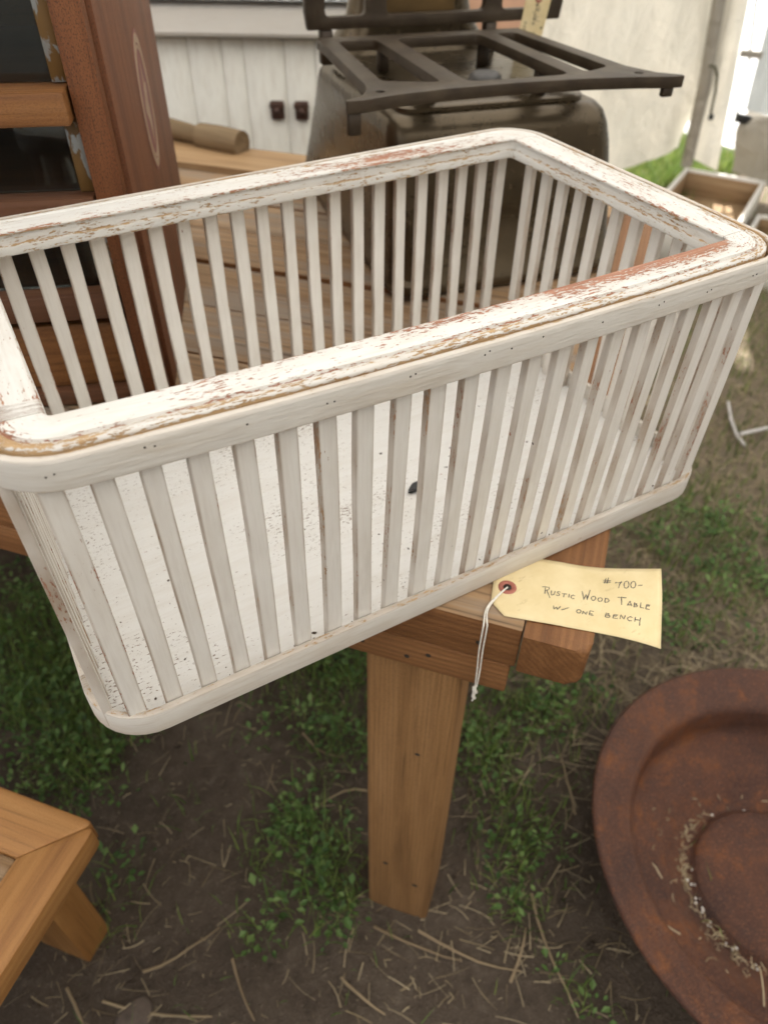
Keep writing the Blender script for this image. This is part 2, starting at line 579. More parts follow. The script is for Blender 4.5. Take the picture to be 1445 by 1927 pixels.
M_ROOF = canvas('roof_canvas', (0.82, 0.80, 0.75), (0.87, 0.865, 0.835), 0.5)
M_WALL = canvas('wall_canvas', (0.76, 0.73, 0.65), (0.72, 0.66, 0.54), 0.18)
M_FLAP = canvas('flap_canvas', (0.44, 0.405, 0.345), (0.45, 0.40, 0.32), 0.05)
M_LIGHT_BLOCK = canvas('light_block_canvas', (0.62, 0.59, 0.53), (0.70, 0.68, 0.62), 0.2)  # cloth of the unseen sheet added behind the camera
M_VINYL = canvas('clear_vinyl', (0.50, 0.52, 0.51), (0.55, 0.58, 0.57), 0.16)

# soil
b = N('bare_soil')
f1 = b.noise(4, 6, 0.65)
f2 = b.noise(40, 6, 0.7)
f3 = b.noise(240, 4, 0.7)
c = b.ramp(f1, [(0.3, (0.075, 0.056, 0.042)), (0.55, (0.115, 0.088, 0.066)), (0.75, (0.165, 0.130, 0.098))])
sp = b.n('ShaderNodeSeparateXYZ', {0: b.attr('gc').outputs['Vector']})
dry = b.rng(b.math('ADD', b.math('ADD', sp.outputs[0], b.math('MULTIPLY', sp.outputs[1], 0.35)), b.math('MULTIPLY', f1, 0.9)), 0.85, 1.75)
c = b.mix(dry, c, (0.25, 0.20, 0.145))
c = b.mix(b.math('MULTIPLY', b.rng(f2, 0.52, 0.72), 0.6), c, (0.20, 0.16, 0.12))
c = b.mix(b.math('MULTIPLY', b.rng(f2, 0.46, 0.34), 0.5), c, (0.06, 0.045, 0.034))
c = b.mix(b.math('MULTIPLY', b.rng(f3, 0.58, 0.68), 0.7), c, (0.22, 0.175, 0.13))
b.pbr(c, 0.95, 0, b.bump(b.math('ADD', f2, b.math('MULTIPLY', f3, 0.8)), 0.012, 0.9), 0.1)
M_SOIL = b.m


def leafmat(name, cols, trans=0.3):
    b = N(name)
    w = b.attr('wear_shade').outputs['Fac']
    c = b.ramp(w, cols)
    p = b.pbr(c, 0.5, 0, None, 0.35)
    tl = b.n('ShaderNodeBsdfTranslucent', {'Color': c})
    mx = b.n('ShaderNodeMixShader', {0: trans, 1: p.outputs[0], 2: tl.outputs[0]})
    b.t.links.new(mx.outputs[0], b.out.inputs['Surface'])
    return b.m


M_WEED = leafmat('weed_leaf', [(0.0, (0.045, 0.090, 0.022)), (0.5, (0.105, 0.19, 0.048)), (1.0, (0.22, 0.32, 0.10))])
M_GRASS = leafmat('grass_blade', [(0.0, (0.055, 0.10, 0.022)), (0.5, (0.13, 0.21, 0.042)), (0.8, (0.24, 0.31, 0.075)), (1.0, (0.30, 0.24, 0.11))], 0.35)
M_STRAW = leafmat('dry_straw', [(0.0, (0.13, 0.095, 0.058)), (0.5, (0.28, 0.215, 0.125)), (1.0, (0.46, 0.37, 0.23))], 0.15)

# ------------------------------------------------------------------ ground
def vnoise(x, y, f, seed=0):
    """smooth value noise on numpy arrays"""
    g = np.random.default_rng(seed).random((256, 256))
    X, Y = x * f, y * f
    xi, yi = np.floor(X).astype(int), np.floor(Y).astype(int)
    a, c = X - xi, Y - yi
    a, c = a * a * (3 - 2 * a), c * c * (3 - 2 * c)
    q = lambda i, j: g[i % 256, j % 256]
    return (q(xi, yi) * (1 - a) + q(xi + 1, yi) * a) * (1 - c) + (q(xi, yi + 1) * (1 - a) + q(xi + 1, yi + 1) * a) * c


def gh(x, y):
    x = np.asarray(x, float) + 40.0
    y = np.asarray(y, float) + 40.0
    return GZ + 0.024 * (vnoise(x, y, 3.1, 1) - 0.5) + 0.014 * (vnoise(x, y, 11, 2) - 0.5) + 0.008 * (vnoise(x, y, 34, 3) - 0.5)


def axis_pts(lo, hi, mid0, mid1, step):
    core = np.arange(mid0, mid1 + 1e-6, step)
    left = [mid0]
    d = step
    while left[-1] > lo:
        d *= 1.35
        left.append(left[-1] - d)
    right = [mid1]
    d = step
    while right[-1] < hi:
        d *= 1.35
        right.append(right[-1] + d)
    return np.concatenate([left[:0:-1], core, right[1:]])


gx = axis_pts(-70, 90, -0.9, 2.6, 0.014)
gy = axis_pts(-60, 90, -0.9, 2.0, 0.014)
XX, YY = np.meshgrid(gx, gy, indexing='ij')
ZZ = gh(XX, YY)
nx_, ny_ = XX.shape
vv = np.stack([XX, YY, ZZ], -1).reshape(-1, 3)
ii = np.arange(nx_ * ny_).reshape(nx_, ny_)
ff = np.stack([ii[:-1, :-1], ii[1:, :-1], ii[1:, 1:], ii[:-1, 1:]], -1).reshape(-1, 4)
g = mesh('ground', vv.tolist(), ff.tolist(), M_SOIL, None, True)
g['kind'] = 'structure'


# ------------------------------------------------------------------ tent
tent = thing('canvas_tent', 'cream canvas tent with sagging walls and an open lit gap at its corner', 'tent', (0, 2.4, GZ))
def sheet(name, P00, P10, P01, P11, mat, parent, nu, nv, amp, seed, fx=3.0, fz=1.0, thick=0.0):
    """wrinkled cloth between four corners (u along, v up); parent at (0,2.4,GZ)"""
    P = [Vector(p) for p in (P00, P10, P01, P11)]
    n = (P[1] - P[0]).cross(P[2] - P[0]).normalized()
    vs, fs = [], []
    for i in range(nu + 1):
        for j in range(nv + 1):
            u, v = i / nu, j / nv
            p = P[0] * (1 - u) * (1 - v) + P[1] * u * (1 - v) + P[2] * (1 - u) * v + P[3] * u * v
            a = float(vnoise(np.array(u * fx + 3 + v * 0.6), np.array(v * fz + 5), 1.0, seed)) - 0.5
            a += 0.75 * (float(vnoise(np.array(u * fx * 3 + 3 - v * 1.8), np.array(v * fz * 2.5 + 5), 1.0, seed + 7)) - 0.5)
            a += 0.22 * (float(vnoise(np.array(u * fx * 8 + v * 3.0), np.array(v * fz * 7 + 5), 1.0, seed + 9)) - 0.5)
            p = p + n * a * amp - Vector((0, 2.4, GZ))
            vs.append(p)
    for i in range(nu):
        for j in range(nv):
            q = i * (nv + 1) + j
            fs.append((q, q + nv + 1, q + nv + 2, q + 1))
    return mesh(name, vs, fs, mat, parent, True)


ZT = 1.75
WY = 1.95
HEM = -0.585                            # the wall cloth stops short of the ground near the corner
wp = sheet('wall_panel', (-2.5, WY + 0.02, GZ - 0.01), (2.90, WY + 0.02, GZ - 0.01), (-2.5, WY + 0.02, ZT), (2.80, WY + 0.02, ZT), M_WALL, tent, 120, 44, 0.15, 21, 7, 2.5)
for v in wp.data.vertices:
    hl = max(0.0, 1 - v.co.z / 1.1)
    t_ = min(1.0, max(0.0, (v.co.x - 1.9) / 0.35))
    v.co.z += 0.165 * t_ * t_ * (3 - 2 * t_) * hl
sheet('corner_panel', (2.824, WY + 0.01, HEM), (3.06, WY, HEM - 0.10), (2.697, WY + 0.01, ZT), (2.652, WY, ZT), M_WALL, tent, 14, 40, 0.035, 33, 2, 2.5)
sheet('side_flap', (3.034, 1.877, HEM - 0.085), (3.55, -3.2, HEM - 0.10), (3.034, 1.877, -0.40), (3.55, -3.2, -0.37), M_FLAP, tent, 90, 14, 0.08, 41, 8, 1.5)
sheet('side_window', (3.027, 1.877, -0.396), (3.55, -3.2, -0.37), (2.787, 1.877, ZT), (3.55, -3.2, ZT), M_VINYL, tent, 60, 20, 0.04, 47, 5, 1.5)
sheet('front_light_block', (-3.4, -3.2, GZ + 0.02), (3.55, -3.2, GZ + 0.02), (-3.4, -3.2, ZT), (3.55, -3.2, ZT), M_LIGHT_BLOCK, tent, 60, 20, 0.1, 61, 5, 1.5)  # unseen sheet behind the camera, added to reduce light on front faces
sheet('roof', (-3.4, -3.2, ZT + 0.02), (3.6, -3.2, ZT + 0.02), (-3.4, WY + 0.04, ZT + 0.02), (3.6, WY + 0.04, ZT + 0.02), M_ROOF, tent, 20, 20, 0.10, 51, 3, 3)
def tl(x, y, z):
    k = 0.907
    return Vector((-0.262 + (x + 0.262) * k, -0.495 + (y + 0.495) * k, 0.472 + (z - 0.472) * k)) - Vector((0, 2.4, GZ))
tube('corner_sleeve', [tl(3.123, 2.185, -0.735), tl(3.09, 2.185, -0.35), tl(3.03, 2.185, 0.0), tl(2.95, 2.185, 1.4)], 0.027, M_FLAP, tent, 10)
cs = [tl(3.03, 2.14, -0.262), tl(3.05, 2.12, -0.268), tl(3.085, 2.12, -0.31), tl(3.11, 2.125, -0.38), tl(3.125, 2.13, -0.46), tl(3.13, 2.13, -0.48)]
tube('tie_cord', cs, 0.006, M_CORD, tent, 8)
lathe('cord_stop', [(0.0, -0.014), (0.010, -0.010), (0.0125, 0), (0.010, 0.010), (0.0, 0.014)], M_BLACK, tent, 12, tl(3.131, 2.125, -0.492))
tube('gap_rope', [tl(3.04, 2.15, 1.4), tl(3.235, 2.15, 0.0), tl(3.275, 2.15, -0.12), tl(3.325, 2.15, -0.27), tl(3.345, 2.15, -0.42), tl(3.36, 2.15, -0.55)], 0.0055, M_CORD, tent, 6)
box('buckle_strap', (0.10, 0.02, 0.027), M_FLAP, tent, tl(3.285, 2.12, -0.235), (0, 0.1, -0.4), 0.004)
box('gap_clip', (0.068, 0.027, 0.036), M_BLACK, tent, tl(3.352, 2.10, -0.520), (0, 0.2, -0.5), 0.006)
# pale slab outside the tent, added so the corner gap shows bright white
PV = box('gap_bright_slab', (30, 40, 0.05), simple('bright_slab_pale', (0.56, 0.55, 0.52), 0.85, 0, 0.1, 3), None, (18.5, 6, GZ + 0.012), None, 0.0)
PV['kind'] = 'structure'

# ------------------------------------------------------------------ white cabinet behind the table
cabA = R(-31)
cc = thing('white_cabinet', 'white painted board cabinet with two iron latches behind the table', 'cabinet', (0.46 - 0.125 * 0.857, 1.475 + 0.125 * 0.515, GZ), cabA)
CT = 0.135 - GZ                       # height of the moulding's lower edge
CW = 1.25
box('carcass', (CW - 0.02, 0.42, CT + 0.03), M_CABINET, cc, (0, 0.222, (CT + 0.03) / 2 + 0.004), None, 0.002, 1, 2)
xs = -CW / 2
bw = [0.082, 0.074, 0.09, 0.07, 0.085, 0.078, 0.066, 0.081, 0.083, 0.055, 0.10, 0.075, 0.085, 0.09, 0.07, 0.085, 0.09, 0.07, 0.08]
i = 0
while xs < CW / 2 - 0.04:
    w = bw[i % len(bw)]
    box('board', (w - 0.0016, 0.016, CT - 0.05), M_CABINET, cc, (xs + w / 2, -0.0005 + random.uniform(-0.0010, 0.0010), CT / 2 + 0.02), None, 0.0014, 1, 2)
    xs += w
    i += 1
# moulding (chamfered profile) and metal top
pr = [(-0.01, 0.0), (-0.045, 0.004), (-0.05, 0.012), (-0.05, 0.06), (-0.042, 0.068), (-0.03, 0.074), (0.44, 0.074), (0.44, 0.0)]
vs = [(x, y, CT + z) for x in (-CW / 2 - 0.04, CW / 2 + 0.04) for (y, z) in pr]
k = len(pr)
fs = [(j, (j + 1) % k, (j + 1) % k + k, j + k) for j in range(k)] + [tuple(range(k - 1, -1, -1)), tuple(range(k, 2 * k))]
o = mesh('top_moulding', vs, fs, M_MOULD, cc, True)
shade_auto(o, 30)
box('metal_top', (CW + 0.1, 0.53, 0.006), M_GALV, cc, (0, 0.20, CT + 0.080), None, 0.002, 1)
bm = bmesh.new()
for j in range(46):
    x = -CW / 2 - 0.03 + j * (CW + 0.06) / 45
    mt = Matrix.Translation((x, -0.058, CT + 0.090)) @ Matrix.Diagonal((0.0125, 0.012, 0.0075, 1))
    bmesh.ops.create_icosphere(bm, subdivisions=2, radius=1.0, matrix=mt)
o = from_bm('pressed_edge', bm, M_GALV, cc, True)
o['kind'] = 'stuff'
for lx in (0.213, 0.275):
    l = box('latch', (0.034, 0.012, 0.042), M_KNOB, cc, (lx, -0.014, CT - 0.158), (0, 0, 0), 0.003, 2)
    lathe('latch_knob', [(0, -0.014), (0.007, -0.013), (0.009, -0.006), (0.006, 0.0)], M_KNOB, l, 12, (0, -0.004, 0), (R(-90), 0, 0))
    box('latch_bar', (0.038, 0.008, 0.012), M_KNOB, l, (0, -0.008, 0.012), None, 0.002)

# tan panel leaning behind the scale
tb = thing('tan_panel', 'tan pinkish wooden panel standing behind the old scale by the tent wall', 'panel', (1.165, 1.532, GZ), R(-31))
for j in range(4):
    box('board', (0.098, 0.018, 0.98), M_TAN, tb, (-0.147 + j * 0.098, 0, 0.49), (R(-4), 0, 0), 0.003, 1, 2)
box('batten', (0.38, 0.02, 0.06), M_TAN, tb, (0, 0.028, 0.8), (R(-4), 0, 0), 0.003, 1, 0)

# ------------------------------------------------------------------ trays on the ground by the tent
def tray(label, loc, rz, L, Wd, H, tilt=0.0):
    t = thing('wooden_tray', label, 'tray', loc, rz, 'wooden trays by the tent wall')
    t.rotation_euler = (tilt, 0, rz)
    th = 0.018
    box('tray_bottom', (L - 0.03, Wd - 0.03, 0.01), M_TRAY, t, (0, 0, 0.012), None, 0.001, 1)
    for sg in (-1, 1):
        a = box('long_side', (L, th, H), M_TRAYW, t, (0, sg * (Wd / 2 - th / 2), H / 2), None, 0.002, 1)
        box('inner_lining', (L - 2 * th - 0.004, 0.004, H - 0.02), M_TRAY, a, (0, -sg * (th / 2 + 0.0025), -0.002), None, 0.0005, 1)
        e = box('short_side', (Wd - 2 * th - 0.002, th, H), M_TRAYW, t, (sg * (L / 2 - th / 2), 0, H / 2), (0, 0, R(90)), 0.002, 1)
        box('inner_lining', (Wd - 2 * th - 0.006, 0.004, H - 0.02), M_TRAY, e, (0, sg * (th / 2 + 0.0025), -0.002), None, 0.0005, 1)
    return t


ta = math.atan2(0.28, 0.495)
tray('white edged wooden tray with brown inside lying open beside the tent wall', (2.50, 1.545, GZ + 0.01), ta, 0.80, 0.36, 0.125)
tray('second wooden tray mostly hidden beyond the basket corner, thin white edge', (2.56, 1.14, GZ + 0.0), ta, 0.62, 0.34, 0.085, R(-6))

# ------------------------------------------------------------------ rustic table
FA = R(131.56)                        # direction of the table front edge, pointing left
ea = Vector((math.cos(FA), math.sin(FA), 0))
TA = FA - math.pi                     # local x to the right (towards the end board), local y to the back
table = thing('rustic_table', 'rustic brown plank table carrying the white basket, scale and glass cabinet', 'table', (0.0245, -0.2369, GZ), TA)
TZ = -GZ - 0.0009
TL = 1.75
def tp(x, y, z):
    return (x, y, TZ + z)
widths = [0.066, 0.118, 0.122, 0.12, 0.125, 0.118, 0.122, 0.124, 0.13]
yy = 0.0
for j, w in enumerate(widths):
    dz = [0, -0.0005, -0.0012, -0.0008, -0.0015, 0.004, 0.003, 0.0045, 0.016][j]
    if j in (0, 8):
        mats = [M_TSIDE, M_TTOP] if j == 0 else [M_TBACK, M_TBACK]
    else:
        mats = [M_TSIDE, M_TTOP]
    box('plank', (TL, w - 0.0025, 0.05), None, table, tp(-TL / 2 - 0.001, yy + w / 2, -0.025 + dz), None, 0.002, 2, 0, mats, 1)
    yy += w
TD = yy
# end boards run across the planks, rounded at the outer edge
def endboard(x0, x1):
    xi_ = x0 if x0 > -0.1 else x1
    out = rounded([(x0, -0.004), (x1, -0.004), (x1, TD + 0.004), (x0, TD + 0.004)], radii=[0.002, 0.012, 0.012, 0.002])
    bm = bmesh.new()
    lo = [bm.verts.new((x, y, -0.047)) for x, y in out]
    hi = [bm.verts.new((x, y, 0)) for x, y in out]
    n = len(out)
    bm.faces.new(lo[::-1]); bm.faces.new(hi)
    for q in range(n):
        bm.faces.new((lo[q], lo[(q + 1) % n], hi[(q + 1) % n], hi[q]))
    es = [e for e in bm.edges if abs(e.verts[0].co.z - e.verts[1].co.z) < 1e-6 and max(abs(e.verts[0].co.x - xi_), abs(e.verts[1].co.x - xi_)) > 0.004]
    bmesh.ops.bevel(bm, geom=es, offset=0.006, segments=3, profile=0.5, affect='EDGES')
    bm.verts.index_update()
    vs = np.array([v.co[:] for v in bm.verts]); fs = [[v.index for v in f.verts] for f in bm.faces]
    bm.free()
    o = mesh('end_board', vs, fs, M_TSIDE, table, True, gc=vs[:, [1, 0, 2]], loc=(0, 0, TZ - 0.0003))
    shade_auto(o, 40)
    return o
endboard(0.0002, 0.0555)
endboard(-TL - 0.0565, -TL - 0.0025)
# apron boards under the planks
box('apron_board', (TL - 0.01, 0.024, 0.039), M_TSIDE, table, tp(-TL / 2, 0.0125, -0.0702), None, 0.002, 2)
box('apron_board', (TL - 0.01, 0.024, 0.039), M_TSIDE, table, tp(-TL / 2, TD - 0.0125, -0.0702), None, 0.002, 2)
box('apron_board', (0.024, TD - 0.06, 0.039), M_TSIDE, table, tp(-0.016, TD / 2, -0.0702), None, 0.002, 2, 1)
for lx in (-0.0945, -TL + 0.09):
    for ly in (0.052, TD - 0.075):
        hgt = TZ - 0.0515
        top_z = TZ - 0.0512 if ly > 0.3 else TZ - 0.0903
        bot = -0.012
        hgt = top_z - bot
        box('leg', (0.095, 0.088, hgt), M_LEG, table, (lx, ly, bot + hgt / 2), None, 0.007, 3, 2)

for (lx, lz, r_) in ((-0.115, -0.585, 0.0042), (-0.070, -0.628, 0.0045), (-0.082, -0.26, 0.003)):
    lathe('knot', [(0, 0.0004), (r_ * 0.6, 0.0005), (r_, 0.0002)], M_DARK, table, 12, tp(lx, 0.0078, lz), (R(90), 0, 0))
for (lx, lz) in ((-0.142, -0.071), (-0.098, -0.076), (-0.078, -0.066), (-0.035, -0.028), (-0.4, -0.07), (-0.62, -0.03)):
    lathe('nail_hole', [(0, 0.0004), (0.0016, 0.0005), (0.0026, 0.0002)], M_DARK, table, 10, tp(lx, 0.0002 if lz < -0.05 else 0.0, lz), (R(90), 0, 0))

# ------------------------------------------------------------------ bench
BZ = -0.30
bench = thing('low_bench', 'orange brown wooden bench with mitred frame top at the lower corner', 'bench', (-0.352, -0.051, GZ), TA)
bh = BZ - GZ
BL, BW_, FWd = 1.3, 0.36, 0.058
def bench_frame(pts, name='frame_board', ax=0, radii=None):
    pts = rounded(pts, radii=radii) if radii else pts
    bm = bmesh.new()
    lo = [bm.verts.new((x, y, -0.036)) for x, y in pts]
    hi = [bm.verts.new((x, y, 0)) for x, y in pts]
    n = len(pts)
    bm.faces.new(lo[::-1]); bm.faces.new(hi)
    for q in range(n):
        bm.faces.new((lo[q], lo[(q + 1) % n], hi[(q + 1) % n], hi[q]))
    bmesh.ops.recalc_face_normals(bm, faces=bm.faces[:])
    bmesh.ops.bevel(bm, geom=[e for e in bm.edges if abs(e.verts[0].co.z - e.verts[1].co.z) < 1e-6], offset=0.003, segments=2, profile=0.5, affect='EDGES')
    bm.verts.index_update()
    vs = np.array([v.co[:] for v in bm.verts]); fs = [[v.index for v in f.verts] for f in bm.faces]
    bm.free()
    o = mesh(name, vs, fs, M_BENCH, bench, True, gc=vs[:, [1, 0, 2]] if ax else vs, loc=(0, 0, bh))
    shade_auto(o, 40)
    return o
e_ = 0.0006
# local x: 0 is the right end, bench runs to -BL ; local y: 0 is the back edge, front edge at -BW_
rc = 0.016
bench_frame([(0, -rc * 0), (-FWd + e_, -FWd + 0 - e_), (-BL + FWd, -FWd), (-BL, 0)][::-1], radii=[0.001, 0.001, 0.001, rc])
bench_frame([(0, -e_), (0, -BW_), (-FWd, -BW_ + FWd), (-FWd, -FWd - e_)][::-1], ax=1, radii=[0.001, 0.001, rc, rc])
bench_frame([(-e_, -BW_), (-BL, -BW_), (-BL + FWd, -BW_ + FWd), (-FWd - e_, -BW_ + FWd)][::-1], radii=[0.001, 0.001, 0.001, rc])
wI = BW_ - 2 * FWd
for j in range(2):
    box('seat_plank', (BL - 2 * FWd, wI / 2 - 0.002, 0.02), M_TTOP, bench, (-BL / 2, -FWd - wI / 4 - j * wI / 2, bh - 0.0125), None, 0.002, 1)
box('apron_board', (BL - 0.2, 0.022, 0.06), M_BENCH, bench, (-BL / 2, -0.06, bh - 0.067), None, 0.002)
box('apron_board', (BL - 0.2, 0.022, 0.06), M_BENCH, bench, (-BL / 2, -BW_ + 0.06, bh - 0.067), None, 0.002)
for lx in (-0.155, -BL + 0.13):
    for ly in (-0.062, -BW_ + 0.062):
        box('leg', (0.085, 0.05, bh - 0.03), M_BENCH, bench, (lx, ly + 0.036 * (1 if ly > -0.1 else -1), (bh - 0.036) / 2 - 0.008), None, 0.003, 2, 2)

# ------------------------------------------------------------------ glass-fronted cabinet (crate) on the table
CA = R(-21)
crate = thing('glass_front_cabinet', 'dark brown wooden display cabinet with glass panes and red oval emblem on its side', 'display cabinet', (-0.112, 0.25, 0.0), CA)
CH, CD, CWd = 0.62, 0.44, 0.50
sp = box('side_panel', (0.016, CD, CH), M_CRATE_SIDE, crate, (-0.008, CD / 2 + 0.004, CH / 2 + 0.001), None, 0.002, 2, 2)
box('side_panel', (0.016, CD, CH), M_CRATE_SIDE, crate, (-CWd + 0.008, CD / 2 + 0.004, CH / 2 + 0.001), None, 0.002, 2, 2)
box('stile', (0.0262, 0.02, CH), M_CRATE, crate, (-0.0176, -0.0095, CH / 2 + 0.001), None, 0.002, 2, 2)
box('stile', (0.0262, 0.02, CH), M_CRATE, crate, (-CWd + 0.0176, -0.0095, CH / 2 + 0.001), None, 0.002, 2, 2)
IW = CWd - 0.066
ix = -CWd / 2
box('rail', (IW, 0.046, 0.026), M_RAIL, crate, (ix, -0.012, 0.3060), None, 0.002, 2)
box('rail', (IW, 0.030, 0.022), M_RAIL2, crate, (ix, -0.004, 0.2165), None, 0.002, 2)
box('rail', (IW, 0.030, 0.027), M_RAIL2, crate, (ix, -0.004, 0.1185), None, 0.002, 2)
box('rail', (IW, 0.046, 0.026), M_RAIL, crate, (ix, -0.012, 0.45), None, 0.002, 2)
dr = box('drawer_front', (IW - 0.006, 0.018, 0.074), M_RAIL, crate, (ix, 0.004, 0.0565), None, 0.003, 2)
box('base_rail', (IW, 0.028, 0.017), M_RAIL2, crate, (ix, -0.003, 0.0095), None, 0.002, 2)
box('top_board', (CWd + 0.03, CD + 0.05, 0.022), M_CRATE, crate, (ix, CD / 2 - 0.005, CH + 0.0125), None, 0.003, 2)
box('back_board', (CWd - 0.04, 0.012, CH - 0.01), M_CRATE, crate, (ix, CD - 0.01, CH / 2), None, 0.001, 1)
for z in (0.016, 0.108, 0.205, 0.295, 0.44):
    box('shelf_board', (CWd - 0.036, CD - 0.05, 0.008), M_CRATE, crate, (ix, CD / 2 + 0.005, z), None, 0.001, 1)
for z0, z1 in ((0.1325, 0.2050), (0.2282, 0.2925), (0.3198, 0.436)):
    h = z1 - z0
    st = box('metal_strip', (0.0145, 0.003, h), M_STRIP, crate, (-0.0392, -0.0005, z0 + h / 2), None, 0.0005, 1, 2)
    share(st, crate, (-CWd + 0.0392, -0.0005, z0 + h / 2))
    box('glass_pane', (IW - 0.03, 0.0025, h), M_GLASS, crate, (ix, 0.004, z0 + h / 2), None, 0)
# oval emblem printed on the side
b = N('emblem_red'); b.pbr(b.ramp(b.noise(60, 4), [(0.3, (0.15, 0.034, 0.028)), (0.7, (0.19, 0.05, 0.037))]), 0.5, 0); M_ERED = b.m
b = N('emblem_cream'); b.pbr(b.ramp(b.noise(90, 4), [(0.3, (0.29, 0.185, 0.11)), (0.7, (0.38, 0.27, 0.17))]), 0.5, 0); M_ECR = b.m
def oval(a, c, n=48):
    return [(a * math.cos(2 * math.pi * q / n), c * math.sin(2 * math.pi * q / n)) for q in range(n)]
# local frame for emblem: x -> depth, y -> up, z -> outwards
ER = Matrix(((0, 0, 1), (1, 0, 0), (0, 1, 0))).to_euler()
eo = extrude_poly('emblem', oval(0.049, 0.073), [], 0.0, 0.0004, M_ERED, sp, loc=(0.008, 0.228 - CD / 2 - 0.004, 0.250 - CH / 2 - 0.001), rot=ER)
eo['label'] = 'faded red oval emblem with cream rings and pointed mark'
ring1 = extrude_poly('emblem_ring', oval(0.046, 0.069), [oval(0.039, 0.060)], 0.0004, 0.0007, M_ECR, eo)
ring2 = extrude_poly('emblem_ring', oval(0.0375, 0.058), [oval(0.035, 0.0545)], 0.0004, 0.0007, M_ECR, eo)
mark = [(0.0, 0.046), (0.004, 0.020), (0.017, 0.018), (0.008, 0.002), (0.012, -0.022), (0.001, -0.046), (-0.006, -0.018), (-0.022, -0.004), (-0.008, 0.010), (-0.004, 0.020)]
extrude_poly('emblem_mark', mark, [], 0.0004, 0.0007, M_ECR, eo)

# ------------------------------------------------------------------ old counter scale
SA = R(-11)
scale = thing('counter_scale', 'old bronze counter scale with iron platform frames standing on the table', 'scale', (0.225, 0.31, 0.0), SA)
def loft(name, rings, mat, parent, cap=True, smooth=50):
    vs, fs = [], []
    k = len(rings[0])
    for r in rings:
        vs += r
    for i in range(len(rings) - 1):
        for j in range(k):
            j2 = (j + 1) % k
            fs.append((i * k + j, i * k + j2, (i + 1) * k + j2, (i + 1) * k + j))
    if cap:
        fs.append(tuple(range(k - 1, -1, -1)))
        fs.append(tuple((len(rings) - 1) * k + j for j in range(k)))
    o = mesh(name, vs, fs, mat, parent, True)
    shade_auto(o, smooth)
    return o
def rr(x0, x1, y0, y1, z, r, n=6):
    out = []
    for cx, cy, a0 in ((x1 - r, y1 - r, 0), (x0 + r, y1 - r, 90), (x0 + r, y0 + r, 180), (x1 - r, y0 + r, 270)):
        for q in range(n + 1):
            a = R(a0 + 90 * q / n)
            out.append((cx + r * math.cos(a), cy + r * math.sin(a), z))
    return out
loft('body', [rr(0.0, 0.355, 0.0, 0.56, 0.006, 0.04), rr(-0.003, 0.358, -0.003, 0.563, 0.010, 0.04), rr(-0.003, 0.358, -0.003, 0.563, 0.022, 0.04), rr(0.002, 0.352, 0.003, 0.556, 0.028, 0.04),
              rr(0.0, 0.335, 0.004, 0.48, 0.11, 0.036), rr(-0.004, 0.315, 0.006, 0.405, 0.185, 0.030), rr(-0.006, 0.307, 0.009, 0.383, 0.208, 0.028),
              rr(-0.004, 0.300, 0.014, 0.374, 0.222, 0.026), rr(0.001, 0.290, 0.022, 0.366, 0.2305, 0.024), rr(0.008, 0.276, 0.034, 0.36, 0.2338, 0.02)], M_SCALE, scale)
loft('top_plate', [rr(0.012, 0.272, 0.030, 0.345, 0.2337, 0.022), rr(0.012, 0.272, 0.030, 0.345, 0.2385, 0.022), rr(0.015, 0.269, 0.033, 0.342, 0.2405, 0.02)], M_SCALE, scale)
loft('dial_housing', [rr(0.015, 0.285, 0.33, 0.45, 0.236, 0.04), rr(0.03, 0.275, 0.335, 0.445, 0.25, 0.045), rr(0.052, 0.255, 0.345, 0.435, 0.285, 0.045), rr(0.065, 0.243, 0.35, 0.43, 0.33, 0.04), rr(0.07, 0.238, 0.352, 0.428, 0.42, 0.04)], M_SCALE, scale)
dp = loft('dial_plate', [rr(0.098, 0.212, 0.343, 0.352, 0.292, 0.004), rr(0.098, 0.212, 0.343, 0.352, 0.40, 0.004)], M_BRASS, scale)
for fx_, fy_ in ((0.04, 0.05), (0.315, 0.05), (0.04, 0.5), (0.315, 0.5)):
    lathe('foot', [(0, 0.0004), (0.016, 0.0004), (0.018, 0.004), (0.014, 0.008), (0, 0.008)], M_BLACK, scale, 14, (fx_, fy_, 0))
lathe('level_cap', [(0, 0.018), (0.016, 0.018), (0.021, 0.014), (0.023, 0.004), (0.024, 0.0)], M_LEVEL, scale, 24, (0.155, 0.10, 0.2405))
# lower platform frame
FZ = 0.268
out = [(-0.035, 0.245), (-0.036, 0.20), (-0.046, 0.05), (-0.050, -0.02), (-0.055, -0.045), (-0.068, -0.066), (-0.090, -0.080), (-0.090, -0.086), (-0.072, -0.086), (-0.03, -0.074), (0.03, -0.065), (0.117, -0.061),
       (0.204, -0.065), (0.264, -0.074), (0.306, -0.084), (0.324, -0.084), (0.324, -0.078), (0.302, -0.060), (0.292, -0.035), (0.286, -0.02), (0.282, 0.05), (0.274, 0.20), (0.272, 0.245)]
h1 = rounded([(-0.012, 0.217), (-0.027, -0.012), (0.036, -0.034), (0.042, 0.217)], 0.012, 4)
h2 = rounded([(0.070, 0.217), (0.066, -0.040), (0.196, -0.040), (0.196, 0.217)], 0.016, 4)
h3 = rounded([(0.222, 0.217), (0.222, -0.034), (0.263, -0.014), (0.252, 0.217)], 0.012, 4)
hc = lambda x, y, r: [(x + r * math.cos(q * math.pi / 5), y + r * math.sin(q * math.pi / 5)) for q in range(10)]
extrude_poly('lower_frame', out, [h1, h2, h3, hc(-0.044, -0.056, 0.005), hc(0.279, -0.056, 0.005)], FZ, FZ + 0.013, M_FRAME, scale, 0.002)
